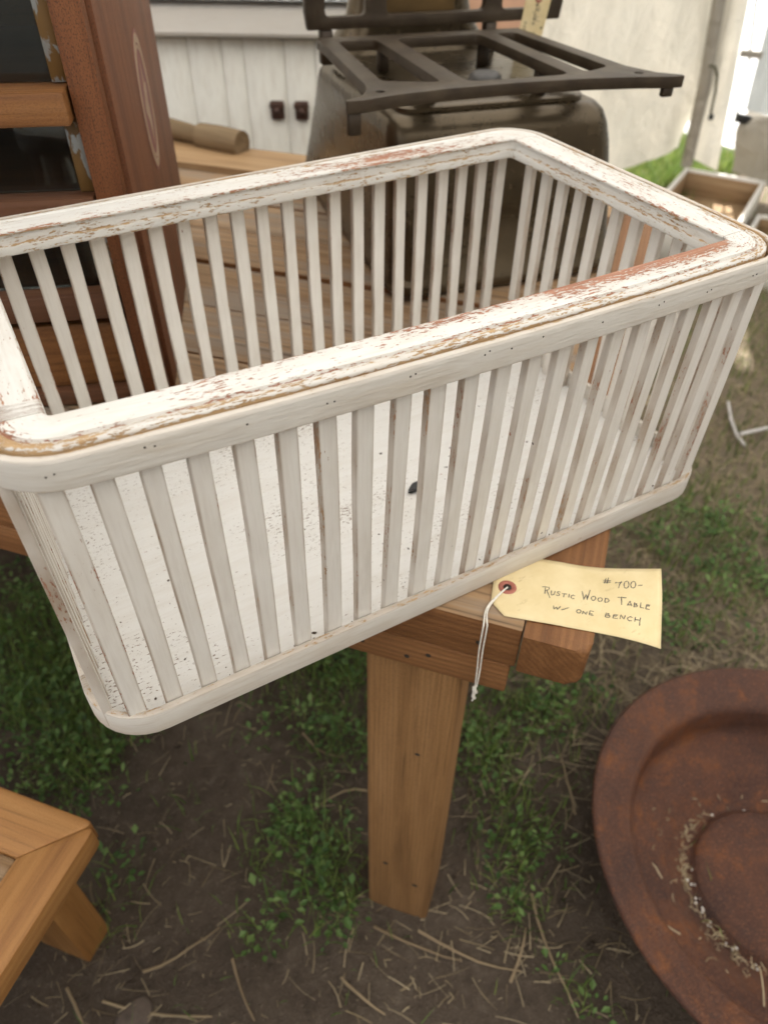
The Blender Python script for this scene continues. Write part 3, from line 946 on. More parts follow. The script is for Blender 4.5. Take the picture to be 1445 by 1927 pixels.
for x in (0.055, 0.209):
    box('post', (0.015, 0.015, FZ - 0.2400), M_FRAME, scale, (x, 0.05, (FZ + 0.2400) / 2), None, 0.002, 1)
    box('post', (0.015, 0.015, FZ - 0.2400), M_FRAME, scale, (x, 0.225, (FZ + 0.2400) / 2), None, 0.002, 1)
box('corner_lug', (0.014, 0.008, 0.022), M_FRAME, scale, (-0.081, -0.079, FZ - 0.0105), None, 0.001, 1)
box('corner_lug', (0.014, 0.008, 0.010), M_FRAME, scale, (0.308, -0.077, FZ - 0.0045), None, 0.001, 1)
# upper frame: upright casting at the back of the platform
UY = 0.30
uo = [(-0.026, 0.2725), (0.376, 0.2725), (0.379, 0.295), (0.376, 0.345), (0.36, 0.40), (-0.01, 0.40), (-0.026, 0.345), (-0.029, 0.295)]
uh = [rounded([(0.0, 0.288), (0.060, 0.288), (0.064, 0.385), (0.004, 0.385)], 0.008), rounded([(0.092, 0.288), (0.248, 0.288), (0.248, 0.385), (0.092, 0.385)], 0.009),
      rounded([(0.276, 0.288), (0.35, 0.288), (0.346, 0.385), (0.276, 0.385)], 0.008)]
# local plate xy -> scale x,z
extrude_poly('upper_frame', uo, uh, 0.0, 0.014, M_FRAME, scale, 0.0018, loc=(-0.006, UY + 0.014, 0.008), rot=(R(90), 0, 0))
for x in (-0.004, 0.256):
    box('frame_post', (0.018, 0.018, 0.044), M_FRAME, scale, (x, UY + 0.010, 0.2585), None, 0.002, 1)

# ------------------------------------------------------------------ wooden log on the table
lg = thing('weathered_log', 'short weathered log lying on the table in front of the white cabinet', 'log', (0.24, 1.085, 0.0032), 0)
p0, p1 = Vector((0.276, 1.008, 0.0295)), Vector((0.222, 1.100, 0.0295))
p2 = p0 + (p1 - p0) * 2.6
off = Vector(lg.location)
tube('thick_piece', [p0 - off, p0 * 0.5 + p1 * 0.5 - off + Vector((0, 0, 0.001)), p1 - off], [0.0255, 0.0265, 0.0255], M_LOG, lg, 16)
tube('thin_piece', [p1 - off + (p1 - p0).normalized() * 0.001 + Vector((0, 0, 0.0)), p1 * 0.5 + p2 * 0.5 - off + Vector((0, 0, 0.004)), p2 - off], [0.018, 0.020, 0.019], M_LOG, lg, 14)

# ------------------------------------------------------------------ slatted basket
basket = thing('slatted_basket', 'rectangular white slatted wooden basket with worn chipped paint on the table corner', 'basket', (0, 0, 0))
HX, HY, HT = 0.30, 0.18, 0.2492
CR = 0.045
TBAND = 0.0071
def deform(p, amt=1.0):
    x, y, z = p
    z2 = z + 0.0763 * x * y * amt
    y2 = y
    if y < 0:
        y2 = y - 0.0081 * (1 - min(1, (x / 0.3) ** 2)) * min(1, -y / 0.14) * amt
    return (x, y2, z2)
def ring_path(nseg_long=30, nseg_short=18, narc=9):
    """points (x,y), outward normal and length coordinate round the basket's outer line; starts at the front left arc end"""
    pts = []
    def arc(cx, cy, a0, n, inc_last=True):
        for q in range(n + 1):
            a = R(a0 + 90 * q / n)
            pts.append((cx + CR * math.cos(a), cy + CR * math.sin(a), math.cos(a), math.sin(a)))
    arc(-HX + CR, -HY + CR, 180, narc)
    for q in range(1, nseg_long):
        pts.append((-HX + CR + (2 * HX - 2 * CR) * q / nseg_long, -HY, 0, -1))
    arc(HX - CR, -HY + CR, 270, narc)
    i_front_end = len(pts) - 1
    for q in range(1, nseg_short):
        pts.append((HX, -HY + CR + (2 * HY - 2 * CR) * q / nseg_short, 1, 0))
    i_side_end = len(pts)
    arc(HX - CR, HY - CR, 0, narc)
    for q in range(1, nseg_long):
        pts.append((HX - CR - (2 * HX - 2 * CR) * q / nseg_long, HY, 0, 1))
    arc(-HX + CR, HY - CR, 90, narc)
    i_back_end = len(pts) - 1
    for q in range(1, nseg_short):
        pts.append((-HX, HY - CR - (2 * HY - 2 * CR) * q / nseg_short, -1, 0))
    return pts, i_front_end, i_side_end, i_back_end
RP, iF, iS, iB = ring_path()
RLEN = [0.0]
for q in range(1, len(RP)):
    RLEN.append(RLEN[-1] + math.hypot(RP[q][0] - RP[q - 1][0], RP[q][1] - RP[q - 1][1]))

def ring_sweep(name, idx, prof, z0, mat, parent, closed=False, cap=True, amt=1.0, wfun=None):
    """prof: (d inward, z, wear)"""
    vs, fs, we, gc, tn = [], [], [], [], []
    k = len(prof)
    plen = [0.0]
    for q in range(1, k):
        plen.append(plen[-1] + math.hypot(prof[q][0] - prof[q - 1][0], prof[q][1] - prof[q - 1][1]))
    for i in idx:
        x, y, nx, ny = RP[i]
        for q, (d, z, w) in enumerate(prof):
            vs.append(deform((x - nx * d, y - ny * d, z0 + z), amt))
            ww = w
            if wfun:
                ww += wfun(x, y, d, z)
            we.append(ww)
            tn.append(1.0 if (name != 'rim_board' or d < 0.0172 or z < -0.0006) else 0.0)
            gc.append((RLEN[i], plen[q], 0.0))
    n = len(idx)
    for i in range(n if closed else n - 1):
        i2 = (i + 1) % n
        for q in range(k):
            q2 = (q + 1) % k
            fs.append((i * k + q, i2 * k + q, i2 * k + q2, i * k + q2))
    if cap and not closed:
        fs.append(tuple(range(k - 1, -1, -1)))
        fs.append(tuple((n - 1) * k + q for q in range(k)))
    o = mesh(name, vs, fs, mat, parent, True, wear_shade=we, gc=gc, tan=tn)
    bm = bmesh.new(); bm.from_mesh(o.data)
    bmesh.ops.recalc_face_normals(bm, faces=bm.faces[:])
    bm.to_mesh(o.data); bm.free()
    shade_auto(o, 38)
    return o

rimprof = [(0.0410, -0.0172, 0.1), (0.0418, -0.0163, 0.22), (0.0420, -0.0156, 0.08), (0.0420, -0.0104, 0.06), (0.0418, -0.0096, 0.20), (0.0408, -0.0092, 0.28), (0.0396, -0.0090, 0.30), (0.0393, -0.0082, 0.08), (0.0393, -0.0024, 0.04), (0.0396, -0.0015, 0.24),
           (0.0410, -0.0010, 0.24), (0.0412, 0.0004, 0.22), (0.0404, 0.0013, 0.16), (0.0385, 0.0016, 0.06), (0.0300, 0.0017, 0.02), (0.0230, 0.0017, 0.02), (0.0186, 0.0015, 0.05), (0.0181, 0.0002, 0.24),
           (0.0172, -0.0005, 0.26), (0.0163, 0.0002, 0.14), (0.0150, 0.0012, 0.19), (0.0125, 0.0014, 0.21), (0.0106, 0.0010, 0.16), (0.0096, 0.0002, 0.10), (0.0091, -0.0012, 0.4), (0.0088, -0.0030, 0.8), (0.0084, -0.0172, 0.8)]  # last points: groove wall coloured dark to stand for its shade
def wf(x, y, d, z):
    v = 0.0
    if y < -0.12 and d > 0.018 and z > 0.0:
        v += 0.62 * max(0, min(1, (x + 0.04) / 0.24)) * max(0, min(1, (0.275 - x) / 0.03)) * max(0, min(1, (d - 0.020) / 0.018))     # bare stretch near the right end
        v += 0.16 * max(0, 1 - abs(x + 0.02) / 0.2) * max(0, min(1, (d - 0.024) / 0.012))
    if y > 0.12 and d > 0.018 and z > 0.0:
        v += 0.34 * max(0, 1 - abs(x - 0.12) / 0.13) * max(0, min(1, (d - 0.018) / 0.01)) * max(0, min(1, (0.042 - d) / 0.008))
    if x > 0.25 and abs(y) < 0.14 and z > 0.0:
        v += 0.20 * max(0, 1 - abs(y + 0.02) / 0.10) * max(0, 1 - abs(d - 0.028) / 0.012)
    if x < -0.25 and abs(y) < 0.14 and z > 0.0:
        v += 0.2 * max(0, 1 - abs(d - 0.02) / 0.012)
    if x < -0.235 and y < -0.11 and 0.009 < d < 0.0165:
        v += 0.2
    if abs(d - 0.0122) < 0.004 and y > 0.1:
        v -= 0.18
    return v
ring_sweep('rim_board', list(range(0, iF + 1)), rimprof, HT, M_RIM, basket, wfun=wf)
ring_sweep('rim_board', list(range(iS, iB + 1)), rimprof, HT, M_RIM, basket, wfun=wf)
# the side boards butt against the front and back boards; inset by a hair for the joint
def side_board(sgn):
    idx = list(range(iF, iS + 1)) if sgn > 0 else list(range(iB, len(RP))) + [0]
    a, c = idx[0], idx[-1]
    keep = {q: RP[q] for q in (a, c)}
    for q in (a, c):
        x, y, nx, ny = RP[q]
        RP[q] = (x, y - math.copysign(0.0006, y), float(sgn), 0.0)
    ring_sweep('rim_board', idx, rimprof, HT, M_RIM, basket, wfun=wf)
    for q in keep:
        RP[q] = keep[q]
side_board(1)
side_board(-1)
bandprof = [(0.0068, -0.0193, 0.05), (0.0008, -0.0193, 0.35), (0.0001, -0.0188, 0.5), (0.0, -0.0178, 0.05), (0.0, -0.0022, 0.04), (0.0003, -0.0008, 0.15), (0.0011, 0.0002, 0.30), (0.0030, 0.0004, 0.30), (0.0054, 0.0000, 0.6), (0.0064, -0.0016, 0.8), (0.0066, -0.006, 0.8)]  # last points: side facing the groove carries painted shade
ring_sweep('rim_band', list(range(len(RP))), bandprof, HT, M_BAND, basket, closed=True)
baseprof = [(0.0060, 0.0, 0.0), (0.0012, 0.0002, 0.3), (0.0, 0.0014, 0.3), (0.0, 0.0210, 0.05), (0.0006, 0.0226, 0.4), (0.0020, 0.0234, 0.5), (0.0042, 0.0234, 0.45), (0.0056, 0.0229, 0.3), (0.0062, 0.0215, 0.05)]
ring_sweep('base_band', list(range(len(RP))), baseprof, 0.0, M_BAND, basket, closed=True, amt=0.0)
# floor board
fo = []
for (x, y, nx, ny) in RP:
    fo.append((x - nx * 0.0068, y - ny * 0.0068))
bm = bmesh.new()
lo = [bm.verts.new((x, y, 0.0012)) for x, y in fo]
hi = [bm.verts.new((x, y, 0.0062)) for x, y in fo]
bm.faces.new(lo[::-1]); bm.faces.new(hi)
for q in range(len(fo)):
    bm.faces.new((lo[q], lo[(q + 1) % len(fo)], hi[(q + 1) % len(fo)], hi[q]))
from_bm('floor_board', bm, M_FLOOR, basket, False)
# slats: one shared mesh with worn edges and darker side faces, local x along the slat, thickness along z, width along y
SW, STH = 0.0126, 0.0066
SB, ST_ = 0.0064, HT - 0.0174
SLEN = ST_ - SB
def slat_mesh(seed):
    rs = np.random.default_rng(seed)
    w, t = SW / 2, STH / 2
    sec = [(-w, -t + .0006, .60), (-w + .0003, -t + .0002, .8), (-w + .0009, -t, .5), (-w + .0017, -t, .02), (w - .0017, -t, .02), (w - .0009, -t, .30), (w - .0003, -t + .0002, .65), (w, -t + .0006, .58),
           (w, t - .0006, .58), (w - .0004, t - .0002, .6), (w - .0016, t, .04), (-w + .0016, t, .04), (-w + .0004, t - .0002, .6), (-w, t - .0006, .60)]
    n = 14
    vs, we, fs = [], [], []
    ph = rs.random(4) * 6
    for i in range(n + 1):
        s = i / n
        bow = 0.0006 * math.sin(ph[0] + s * 4) 
        wv_ = 1 + 0.02 * math.sin(ph[1] + s * 9)
        ew = 0.75 + 0.45 * math.sin(ph[2] + s * 7) * math.sin(ph[3] + s * 13)
        for y, z, q in sec:
            vs.append((s * SLEN, y * wv_ + bow, z))
            we.append(q * ew + (0.25 if s < .04 else 0) + rs.normal() * 0.03)
    k = len(sec)
    for i in range(n):
        for q in range(k):
            q2 = (q + 1) % k
            fs.append((i * k + q, i * k + q2, (i + 1) * k + q2, (i + 1) * k + q))
    fs.append(tuple(range(k - 1, -1, -1)))
    fs.append(tuple(n * k + q for q in range(k)))
    return vs, fs, we
protos = []
def slat(base, nrm, k):
    """base: point at slat foot centre; nrm: outward normal (2-D)"""
    top = Vector(deform((base[0], base[1], ST_), 1.0))
    bot = Vector((base[0], base[1], SB))
    ax = (top - bot)
    zl = Vector((nrm[0], nrm[1], 0)) * -1
    ax_n = ax.normalized()
    yl = zl.cross(ax_n).normalized()
    zl = ax_n.cross(yl).normalized()
    mt = Matrix((ax_n, yl, zl)).transposed().to_4x4()
    mt.translation = bot
    mt = mt @ Matrix.Rotation(R(random.uniform(-1.2, 1.2)), 4, 'X') @ Matrix.Diagonal((ax.length / SLEN, 1 + random.uniform(-0.05, 0.05), 1, 1))
    if len(protos) < 7:
        v, f, w = slat_mesh(100 + len(protos))
        o = mesh('slat', v, f, M_SLAT, basket, True, wear_shade=w)
        shade_auto(o, 40)
        protos.append(o)
    else:
        o = share(random.choice(protos), basket)
    o.matrix_local = mt
    return o
for k in range(22):
    cx = -0.2765 + 0.02573 * k + SW / 2
    slat((cx, -HY + TBAND + STH / 2 + 0.0004), (0, -1), k)
for k in range(22):
    cx = -0.2760 + 0.02573 * k + SW / 2
    slat((cx, HY - TBAND - STH / 2 - 0.0004), (0, 1), k)
for sx in (1, -1):
    for k in range(12):
        cy_ = 0.145 - 0.0267 * k - SW / 2
        slat((sx * (HX - TBAND - STH / 2 - 0.0004), cy_), (sx, 0), k)
bm = bmesh.new()
def hole(x, y, z, nx, ny, r):
    p = Vector(deform((x, y, z), 1.0 if z > 0.1 else 0.0)) + Vector((nx, ny, 0)) * 0.00015
    mt = Matrix.Translation(p) @ Vector((nx, ny, 0)).to_track_quat('Z', 'Y').to_matrix().to_4x4() @ Matrix.Diagonal((r, r, 0.0002, 1))
    bmesh.ops.create_icosphere(bm, subdivisions=1, radius=1.0, matrix=mt)
for k in range(22):
    if k % 2 == 0 or random.random() < 0.25:
        cx = -0.2765 + 0.02573 * k + random.uniform(0.002, 0.01)
        z = HT - random.uniform(0.0045, 0.011)
        hole(cx, -HY, z, 0, -1, 0.00075)
        if random.random() < 0.75:
            hole(cx + random.uniform(0.003, 0.005), -HY, z + random.uniform(-0.001, 0.002), 0, -1, 0.0007)
o = from_bm('nail_holes', bm, M_DARK, basket, True)
o['kind'] = 'stuff'
# bits lying on the basket floor
for (x, y, s, nm) in ((0.0356, -0.0473, 0.0085, 'black_crumb'), ):
    bm = bmesh.new()
    bmesh.ops.create_icosphere(bm, subdivisions=2, radius=1.0)
    for v in bm.verts:
        v.co = Vector((v.co.x * s * (1 + 0.35 * math.sin(v.co.y * 4)), v.co.y * s * 0.55, v.co.z * s * 0.45 * (1 + .3 * math.sin(v.co.x * 5))))
    o = from_bm(nm, bm, M_BLACK, None, False, loc=(x, y, 0.0062 + s * 0.42), rot=(0, 0, 0.5))
    setp(o, label='small black crumb lying on the white basket floor', category='crumb')

bm = bmesh.new()
for q in range(150):
    if q < 60:
        x, y = rng.normal(0.04, 0.09), rng.normal(-0.06, 0.05)
    elif q < 100:
        x, y = rng.uniform(-0.27, 0.27), -HY + 0.016 + abs(rng.normal(0, 0.006))
    else:
        x, y = rng.uniform(-0.27, 0.27), rng.uniform(-0.15, 0.15)
    if abs(x) > 0.28 or abs(y) > 0.166:
        continue
    s_ = 0.0004 + 0.0009 * rng.random() ** 3
    bmesh.ops.create_icosphere(bm, subdivisions=1, radius=1.0, matrix=Matrix.Translation((x, y, 0.0062 + s_ * 0.4)) @ Matrix.Rotation(rng.random() * 3, 4, 'Z') @ Matrix.Diagonal((s_ * rng.uniform(0.8, 2), s_, s_ * 0.5, 1)))
o = from_bm('dirt_crumbs', bm, simple('dark_dirt', (0.09, 0.06, 0.04), 0.9, 0, 0.4, 300), None, False)
setp(o, kind='stuff', label='specks of dark dirt scattered on the white basket floor', category='dirt')

# ------------------------------------------------------------------ price tag on the table corner
e1 = Vector((0.7415, -0.6709, 0)); e2 = Vector((0.6709, 0.7415, 0))
T0 = Vector((0.0112, -0.2068, 0.0))
TLn, TWd = 0.1415, 0.0735
def tag_z(u, v):
    # flat on the table, then curling a little where it sticks out past the table edge
    z = 0.0002
    if u > 0.075:
        z += 0.011 * ((u - 0.075) / 0.066) ** 1.6 * (0.1 + 0.9 * v / TWd)
    z += 0.0006 * math.sin(u * 60) * (1 if u > 0.06 else 0)
    if u > 0.075:
        z -= 0.009 * ((u - 0.075) / 0.066) ** 2 * max(0, 0.6 - v / TWd) * 1.6
    return z
def tag_pt(u, v, h=0.0):
    return T0 + e1 * u + e2 * v + Vector((0, 0, tag_z(u, v) + h))
pt = thing('price_tag', 'manila price tag with red eyelet and white string hanging over the table edge', 'price tag', tag_pt(0, 0), 0)
po = Vector(pt.location)
bm = bmesh.new()
NU, NV = 28, 14
ch = 0.0135
grid = {}
def tag_clip(u, v):
    lim = 0.0
    if v < ch: lim = ch - v
    if v > TWd - ch: lim = v - (TWd - ch)
    return lim * 0.95
for s in (0, 1):
    for i in range(NU + 1):
        for j in range(NV + 1):
            v = TWd * j / NV
            u0 = tag_clip(0, v)
            u = u0 + (TLn - u0) * i / NU
            grid[(s, i, j)] = bm.verts.new(tag_pt(u, v, 0.00035 * s) - po)
for i in range(NU):
    for j in range(NV):
        bm.faces.new([grid[(1, a, c)] for a, c in ((i, j), (i + 1, j), (i + 1, j + 1), (i, j + 1))])
        bm.faces.new([grid[(0, a, c)] for a, c in ((i, j), (i, j + 1), (i + 1, j + 1), (i + 1, j))])
for i in range(NU):
    for j in (0, NV):
        bm.faces.new([grid[q] for q in ((0, i, j), (0, i + 1, j), (1, i + 1, j), (1, i, j))])
for j in range(NV):
    for i in (0, NU):
        bm.faces.new([grid[q] for q in ((0, i, j), (0, i, j + 1), (1, i, j + 1), (1, i, j))])
bmesh.ops.recalc_face_normals(bm, faces=bm.faces[:])
from_bm('tag_card', bm, M_TAG, pt, True)
EU, EV = 0.0125, 0.0325
ec = tag_pt(EU, EV) - po
lathe('eyelet', [(0.0036, 0.0004), (0.0038, 0.0008), (0.0052, 0.0011), (0.0074, 0.0010), (0.0080, 0.0004)], M_EYELET, pt, 36, ec)
lathe('eyelet_hole', [(0.0, 0.00045), (0.0036, 0.00045), (0.0036, 0.0003)], M_DARK, pt, 24, ec)
# string: two strands from the eyelet over the edge of the table
def Wp(x, y, z):
    return Vector((x, y, z)) - po
edge_n = Vector((-0.7483, -0.6634, 0))
for s, dx in ((0, 0.0), (1, 0.0022)):
    base = [Vector((*(tag_pt(EU, EV))[:2], 0.0018)), Vector((0.031, -0.1945, 0.0030)), Vector((0.018, -0.1985, 0.0016)), Vector((0.0095, -0.204, 0.0014)), Vector((0.0020, -0.2125, 0.0014)), Vector((-0.0004, -0.2152, -0.0012)),
            Vector((-0.0008, -0.2152, -0.03)), Vector((0.0000, -0.2160, -0.06)), Vector((0.0004, -0.2165, -0.083))]
    pts = []
    for q, p in enumerate(base):
        w_ = 0 if q == 0 else min(1, q / 3)
        bulge = math.sin(min(1, max(0, (q - 3) / 5)) * math.pi)
        pts.append(p + Vector((dx * w_ * (0.4 + bulge), -dx * 0.6 * w_, 0)) + edge_n * 0.0012 - po)
    # smooth
    sm = []
    for q in range(len(pts) - 1):
        a = pts[max(0, q - 1)]; b0 = pts[q]; c0_ = pts[q + 1]; d_ = pts[min(len(pts) - 1, q + 2)]
        for t in (0, 0.25, 0.5, 0.75):
            sm.append(0.5 * ((2 * b0) + (-a + c0_) * t + (2 * a - 5 * b0 + 4 * c0_ - d_) * t * t + (-a + 3 * b0 - 3 * c0_ + d_) * t ** 3))
    sm.append(pts[-1])
    tube('string', sm, 0.00075, M_STRING, pt, 6)
kn = [Vector((0.0005, -0.2172, -0.084 - 0.003 * q)) + Vector((0.0012 * math.cos(q * 1.9), 0.0012 * math.sin(q * 1.9), 0)) + edge_n * 0.0012 - po for q in range(9)]
tube('string_knot', kn, [0.0012, .002, .0023, .0019, .0016, .0018, .0014, .0011, .0007], M_STRING, pt, 7)

# handwriting: pen strokes laid on the card
GL = {
    '#': [[(.30, .95), (.22, .05)], [(.68, 1.0), (.58, .1)], [(.05, .68), (.95, .72)], [(.0, .32), (.9, .36)]],
    '7': [[(-.15, .80), (-.1, 1.0), (.4, .94), (1.0, 1.02)], [(1.0, 1.02), (.70, .55), (.55, -.05)]],
    '0': [[(.5, 1), (.18, .85), (.05, .5), (.2, .1), (.5, 0), (.82, .15), (.95, .5), (.8, .88), (.5, 1)]],
    '-': [[(0, .45), (.8, .5)]],
    'R': [[(.15, 1.0), (.22, .0)], [(-.55, .98), (.0, 1.05), (.75, 1.05), (.82, .82), (.5, .62), (.22, .52)], [(.4, .55), (.75, .15), (1.25, -.42)]],
    'U': [[(.05, 1), (.08, .3), (.3, .0), (.65, .1), (.85, .4), (.9, 1)]],
    'S': [[(.9, .9), (.5, 1), (.15, .8), (.4, .55), (.8, .4), (.75, .08), (.35, 0), (.0, .15)]],
    'T': [[(-.1, .95), (1.05, 1.0)], [(.5, 1), (.48, 0)]],
    't': [[(-.5, 1.0), (1.0, 1.04)], [(.2, 1.02), (.32, .45), (.38, -.05)]],
    'I': [[(.5, 1), (.5, 0)]],
    'C': [[(.95, .85), (.55, 1), (.15, .7), (.1, .3), (.45, 0), (.95, .12)]],
    'W': [[(-.15, 1.15), (.10, .5), (.28, .0)], [(.28, 0), (.40, .35), (.55, .72)], [(.55, .72), (.62, .3), (.74, .0)], [(.74, 0), (.88, .6), (1.05, 1.25)]],
    'w': [[(0, 1), (.22, 0), (.5, .7), (.72, .0), (1.0, 1)]],
    'O': [[(.5, 1), (.15, .8), (.05, .4), (.35, 0), (.75, .1), (.95, .55), (.75, .95), (.5, 1)]],
    'D': [[(.15, 1), (.12, 0)], [(.0, 1), (.6, .95), (.95, .55), (.65, .1), (.1, 0)]],
    'A': [[(0, 0), (.3, .6), (.5, 1), (.7, .5), (.95, 0)], [(.2, .35), (.8, .38)]],
    'B': [[(.15, 1), (.1, 0)], [(.05, 1), (.65, .95), (.6, .6), (.15, .55)], [(.2, .55), (.85, .45), (.75, .08), (.05, 0)]],
    'L': [[(.15, 1), (.12, .05), (.9, .0)]],
    'E': [[(.9, .95), (.15, 1), (.1, 0), (.95, .02)], [(.12, .52), (.75, .55)]],
    'N': [[(.1, 0), (.12, 1), (.8, .05), (.9, 1)]],
    'H': [[(.1, 1), (.08, 0)], [(.1, .5), (.95, .55)], [(1.0, 1.05), (.95, .3), (1.05, -.9)]],
    'h': [[(.1, 1), (.08, 0)], [(.08, .5), (.9, .5)], [(.9, 1), (.88, 0)]],
    '/': [[(0, .05), (1.0, .9)]],
    'K': [[(.12, 1), (.1, 0)], [(.9, 1), (.15, .5), (.95, 0)]],
}
def write(text, u0, v0, h, wf_, place, slope=0.0, wid=0.00034, gap=0.3, caps=None):
    """strokes of a line of lettering as thin ribbons; returns verts and faces"""
    vs, fs = [], []
    x = 0.0
    for i, chh in enumerate(text):
        hh, ww = h, wf_
        if chh in 'RWt':
            hh, ww = h * 1.9, wf_ * 1.25
        if chh == ' ':
            x += wf_ * 1.0
            continue
        if chh == 'I':
            x -= wf_ * 0.2
        for st in GL[chh]:
            pp = []
            for q in range(len(st) - 1):
                for t in np.linspace(0, 1, 4, endpoint=False):
                    pp.append((st[q][0] * (1 - t) + st[q + 1][0] * t, st[q][1] * (1 - t) + st[q + 1][1] * t))
            pp.append(st[-1])
            jx, jy, jr = random.uniform(-.07, .07), random.uniform(-.09, .09), random.uniform(0.88, 1.14)
            pl = [(u0 + x + (px + jx + 0.12 * (py - .5)) * ww, v0 + (py * jr + jy) * hh + slope * (x + px * ww)) for px, py in pp]
            b0 = len(vs)
            for q, (uu, v_) in enumerate(pl):
                a = pl[max(0, q - 1)]; c_ = pl[min(len(pl) - 1, q + 1)]
                dx, dy = c_[0] - a[0], c_[1] - a[1]
                l = math.hypot(dx, dy) or 1
                wv_ = wid * (0.7 + 0.5 * abs(math.sin(q * 0.5 + i)))
                nx2, ny2 = -dy / l * wv_, dx / l * wv_
                vs.append(place(uu + nx2, v_ + ny2)); vs.append(place(uu - nx2, v_ - ny2))
            for q in range(len(pl) - 1):
                fs.append((b0 + 2 * q, b0 + 2 * q + 1, b0 + 2 * q + 3, b0 + 2 * q + 2))
        x += ww * (1 + gap)
        if chh == 'I':
            x -= wf_ * 0.35
    return vs, fs
def on_tag(u, v):
    return tag_pt(u, v, 0.00055) - po
V, F = [], []
for args in ((('#',), 0.0935, 0.0540, 0.0075, 0.0072, 0.0), (('700-',), 0.1045, 0.0505, 0.0072, 0.0046, 0.03), (('RUSTIC',), 0.0440, 0.0320, 0.0044, 0.0036, 0.02), (('WOOD',), 0.0770, 0.0335, 0.0044, 0.0042, 0.0),
             (('tABLE',), 0.1075, 0.0325, 0.0044, 0.0038, -0.03), (('w/',), 0.0520, 0.0165, 0.0042, 0.0058, 0.06), (('ONE',), 0.0715, 0.0168, 0.0040, 0.0042, 0.03), (('BENCH',), 0.0955, 0.0175, 0.0042, 0.0046, 0.02)):
    v, f = write(args[0][0], *args[1:5], on_tag, args[5])
    n0 = len(V)
    V += v
    F += [tuple(q + n0 for q in ff_) for ff_ in f]
mesh('handwriting', V, F, M_INK, pt)

# tag hanging on the scale's upper frame
def sl2w(p):
    c_, s_ = math.cos(SA), math.sin(SA)
    return Vector((0.225 + p[0] * c_ - p[1] * s_, 0.31 + p[0] * s_ + p[1] * c_, p[2]))
ht = thing('price_tag', 'small manila tag hanging from the upper iron frame of the scale', 'price tag', sl2w((0.331, UY - 0.006, 0.338)), SA)
ht.rotation_euler = (R(6), R(4), SA)
tw, tlh = 0.044, 0.105
out = [(-tw / 2, -tlh + 0.018 - 0.014), (tw / 2 - 0.003, -tlh + 0.018 + 0.003), (tw / 2, -0.004), (tw / 2 - 0.011, 0.008), (-tw / 2 + 0.011, 0.008), (-tw / 2, -0.004)]
extrude_poly('tag_card', out, [], -0.0003, 0.0003, M_TAG, ht, rot=(R(90), 0, 0))
lathe('eyelet', [(0.0022, 0.0005), (0.0035, 0.0009), (0.0056, 0.0008), (0.006, 0.0004)], M_EYELET, ht, 24, (0, 0, -0.030), (R(90), 0, 0))
tube('string', [(0, -0.001, -0.030), (0.002, -0.003, 0.0), (0.001, 0.004, 0.045), (0.0, 0.014, 0.0625)], 0.0008, M_STRING, ht, 6)
def on_ht(u, v):
    return Vector((v, -0.0008, -u))
V, F = [], []
def add(text, u, v, h, w, sl=0.0):
    a, f = write(text, u, v, h, w, on_ht, sl, 0.00030)
    n0 = len(V)
    V.extend(a)
    F.extend([tuple(q + n0 for q in t) for t in f])
add('SCALE', 0.060, -0.0165, 0.0042, 0.0036)
add('BROWN', 0.037, -0.003, 0.0042, 0.0040)
add('T', 0.073, -0.002, 0.0055, 0.005)
add('#', 0.066, 0.0125, 0.0045, 0.004)
o = mesh('handwriting', V, F, M_INK, ht)

# ------------------------------------------------------------------ rusty bowl on the ground
BC = Vector((0.4985, -0.4325))
bowl = thing('rusty_pan', 'wide rusty iron fire pan with a rolled lip standing on the ground', 'pan', (BC.x, BC.y, GZ), 0)
bz = lambda z: z - GZ
prof = [(0.120, 0.004), (0.20, 0.012), (0.235, 0.05), (0.262, bz(-0.615)), (0.300, bz(-0.600)), (0.3085, bz(-0.592)), (0.3115, bz(-0.583)), (0.307, bz(-0.578)), (0.296, bz(-0.584)), (0.270, bz(-0.597)),
        (0.254, bz(-0.604)), (0.2465, bz(-0.609)), (0.2425, bz(-0.620)), (0.2410, bz(-0.650)), (0.2380, bz(-0.668)), (0.229, bz(-0.677)), (0.214, bz(-0.682)), (0.190, bz(-0.689)), (0.160, bz(-0.711)), (0.140, bz(-0.727)), (0.132, bz(-0.733)), (0.128, bz(-0.735)), (0.124, bz(-0.733)), (0.120, bz(-0.725)), (0.114, bz(-0.720)), (0.100, bz(-0.719)), (0.0, bz(-0.722))]
o = lathe('pan_shell', prof, M_RUST, bowl, 128)
wob = o.data
for v in wob.vertices:
    a = math.atan2(v.co.y, v.co.x)
    v.co.z += 0.0015 * math.sin(3 * a + 1) * (v.co.xy.length / 0.3)
    s_ = 1 + 0.004 * math.sin(2 * a)
    v.co.x *= s_
# debris caught in the groove
def strips(name, mat, items, kind='stuff', segs=3):
    """items: list of (x,y,z,ang,len,width,bend,tint,lift)"""
    vs, fs, we = [], [], []
    for (x, y, z, a, L, w, bend, tint, lift) in items:
        b0 = len(vs)
        px, py, an = x, y, a
        st = L / segs
        for i in range(segs + 1):
            t = i / segs
            nx2, ny2 = -math.sin(an), math.cos(an)
            zz = z + lift * math.sin(t * math.pi)
            ww = w * (1 - 0.4 * t)
            vs.append((px + nx2 * ww, py + ny2 * ww, zz)); vs.append((px - nx2 * ww, py - ny2 * ww, zz + w * 0.6))
            we += [tint, tint]
            px += math.cos(an) * st; py += math.sin(an) * st
            an += bend / segs
        for i in range(segs):
            fs.append((b0 + 2 * i, b0 + 2 * i + 1, b0 + 2 * i + 3, b0 + 2 * i + 2))
    o = mesh(name, vs, fs, mat, None, False, wear_shade=we)
    o['kind'] = kind
    return o
items = []
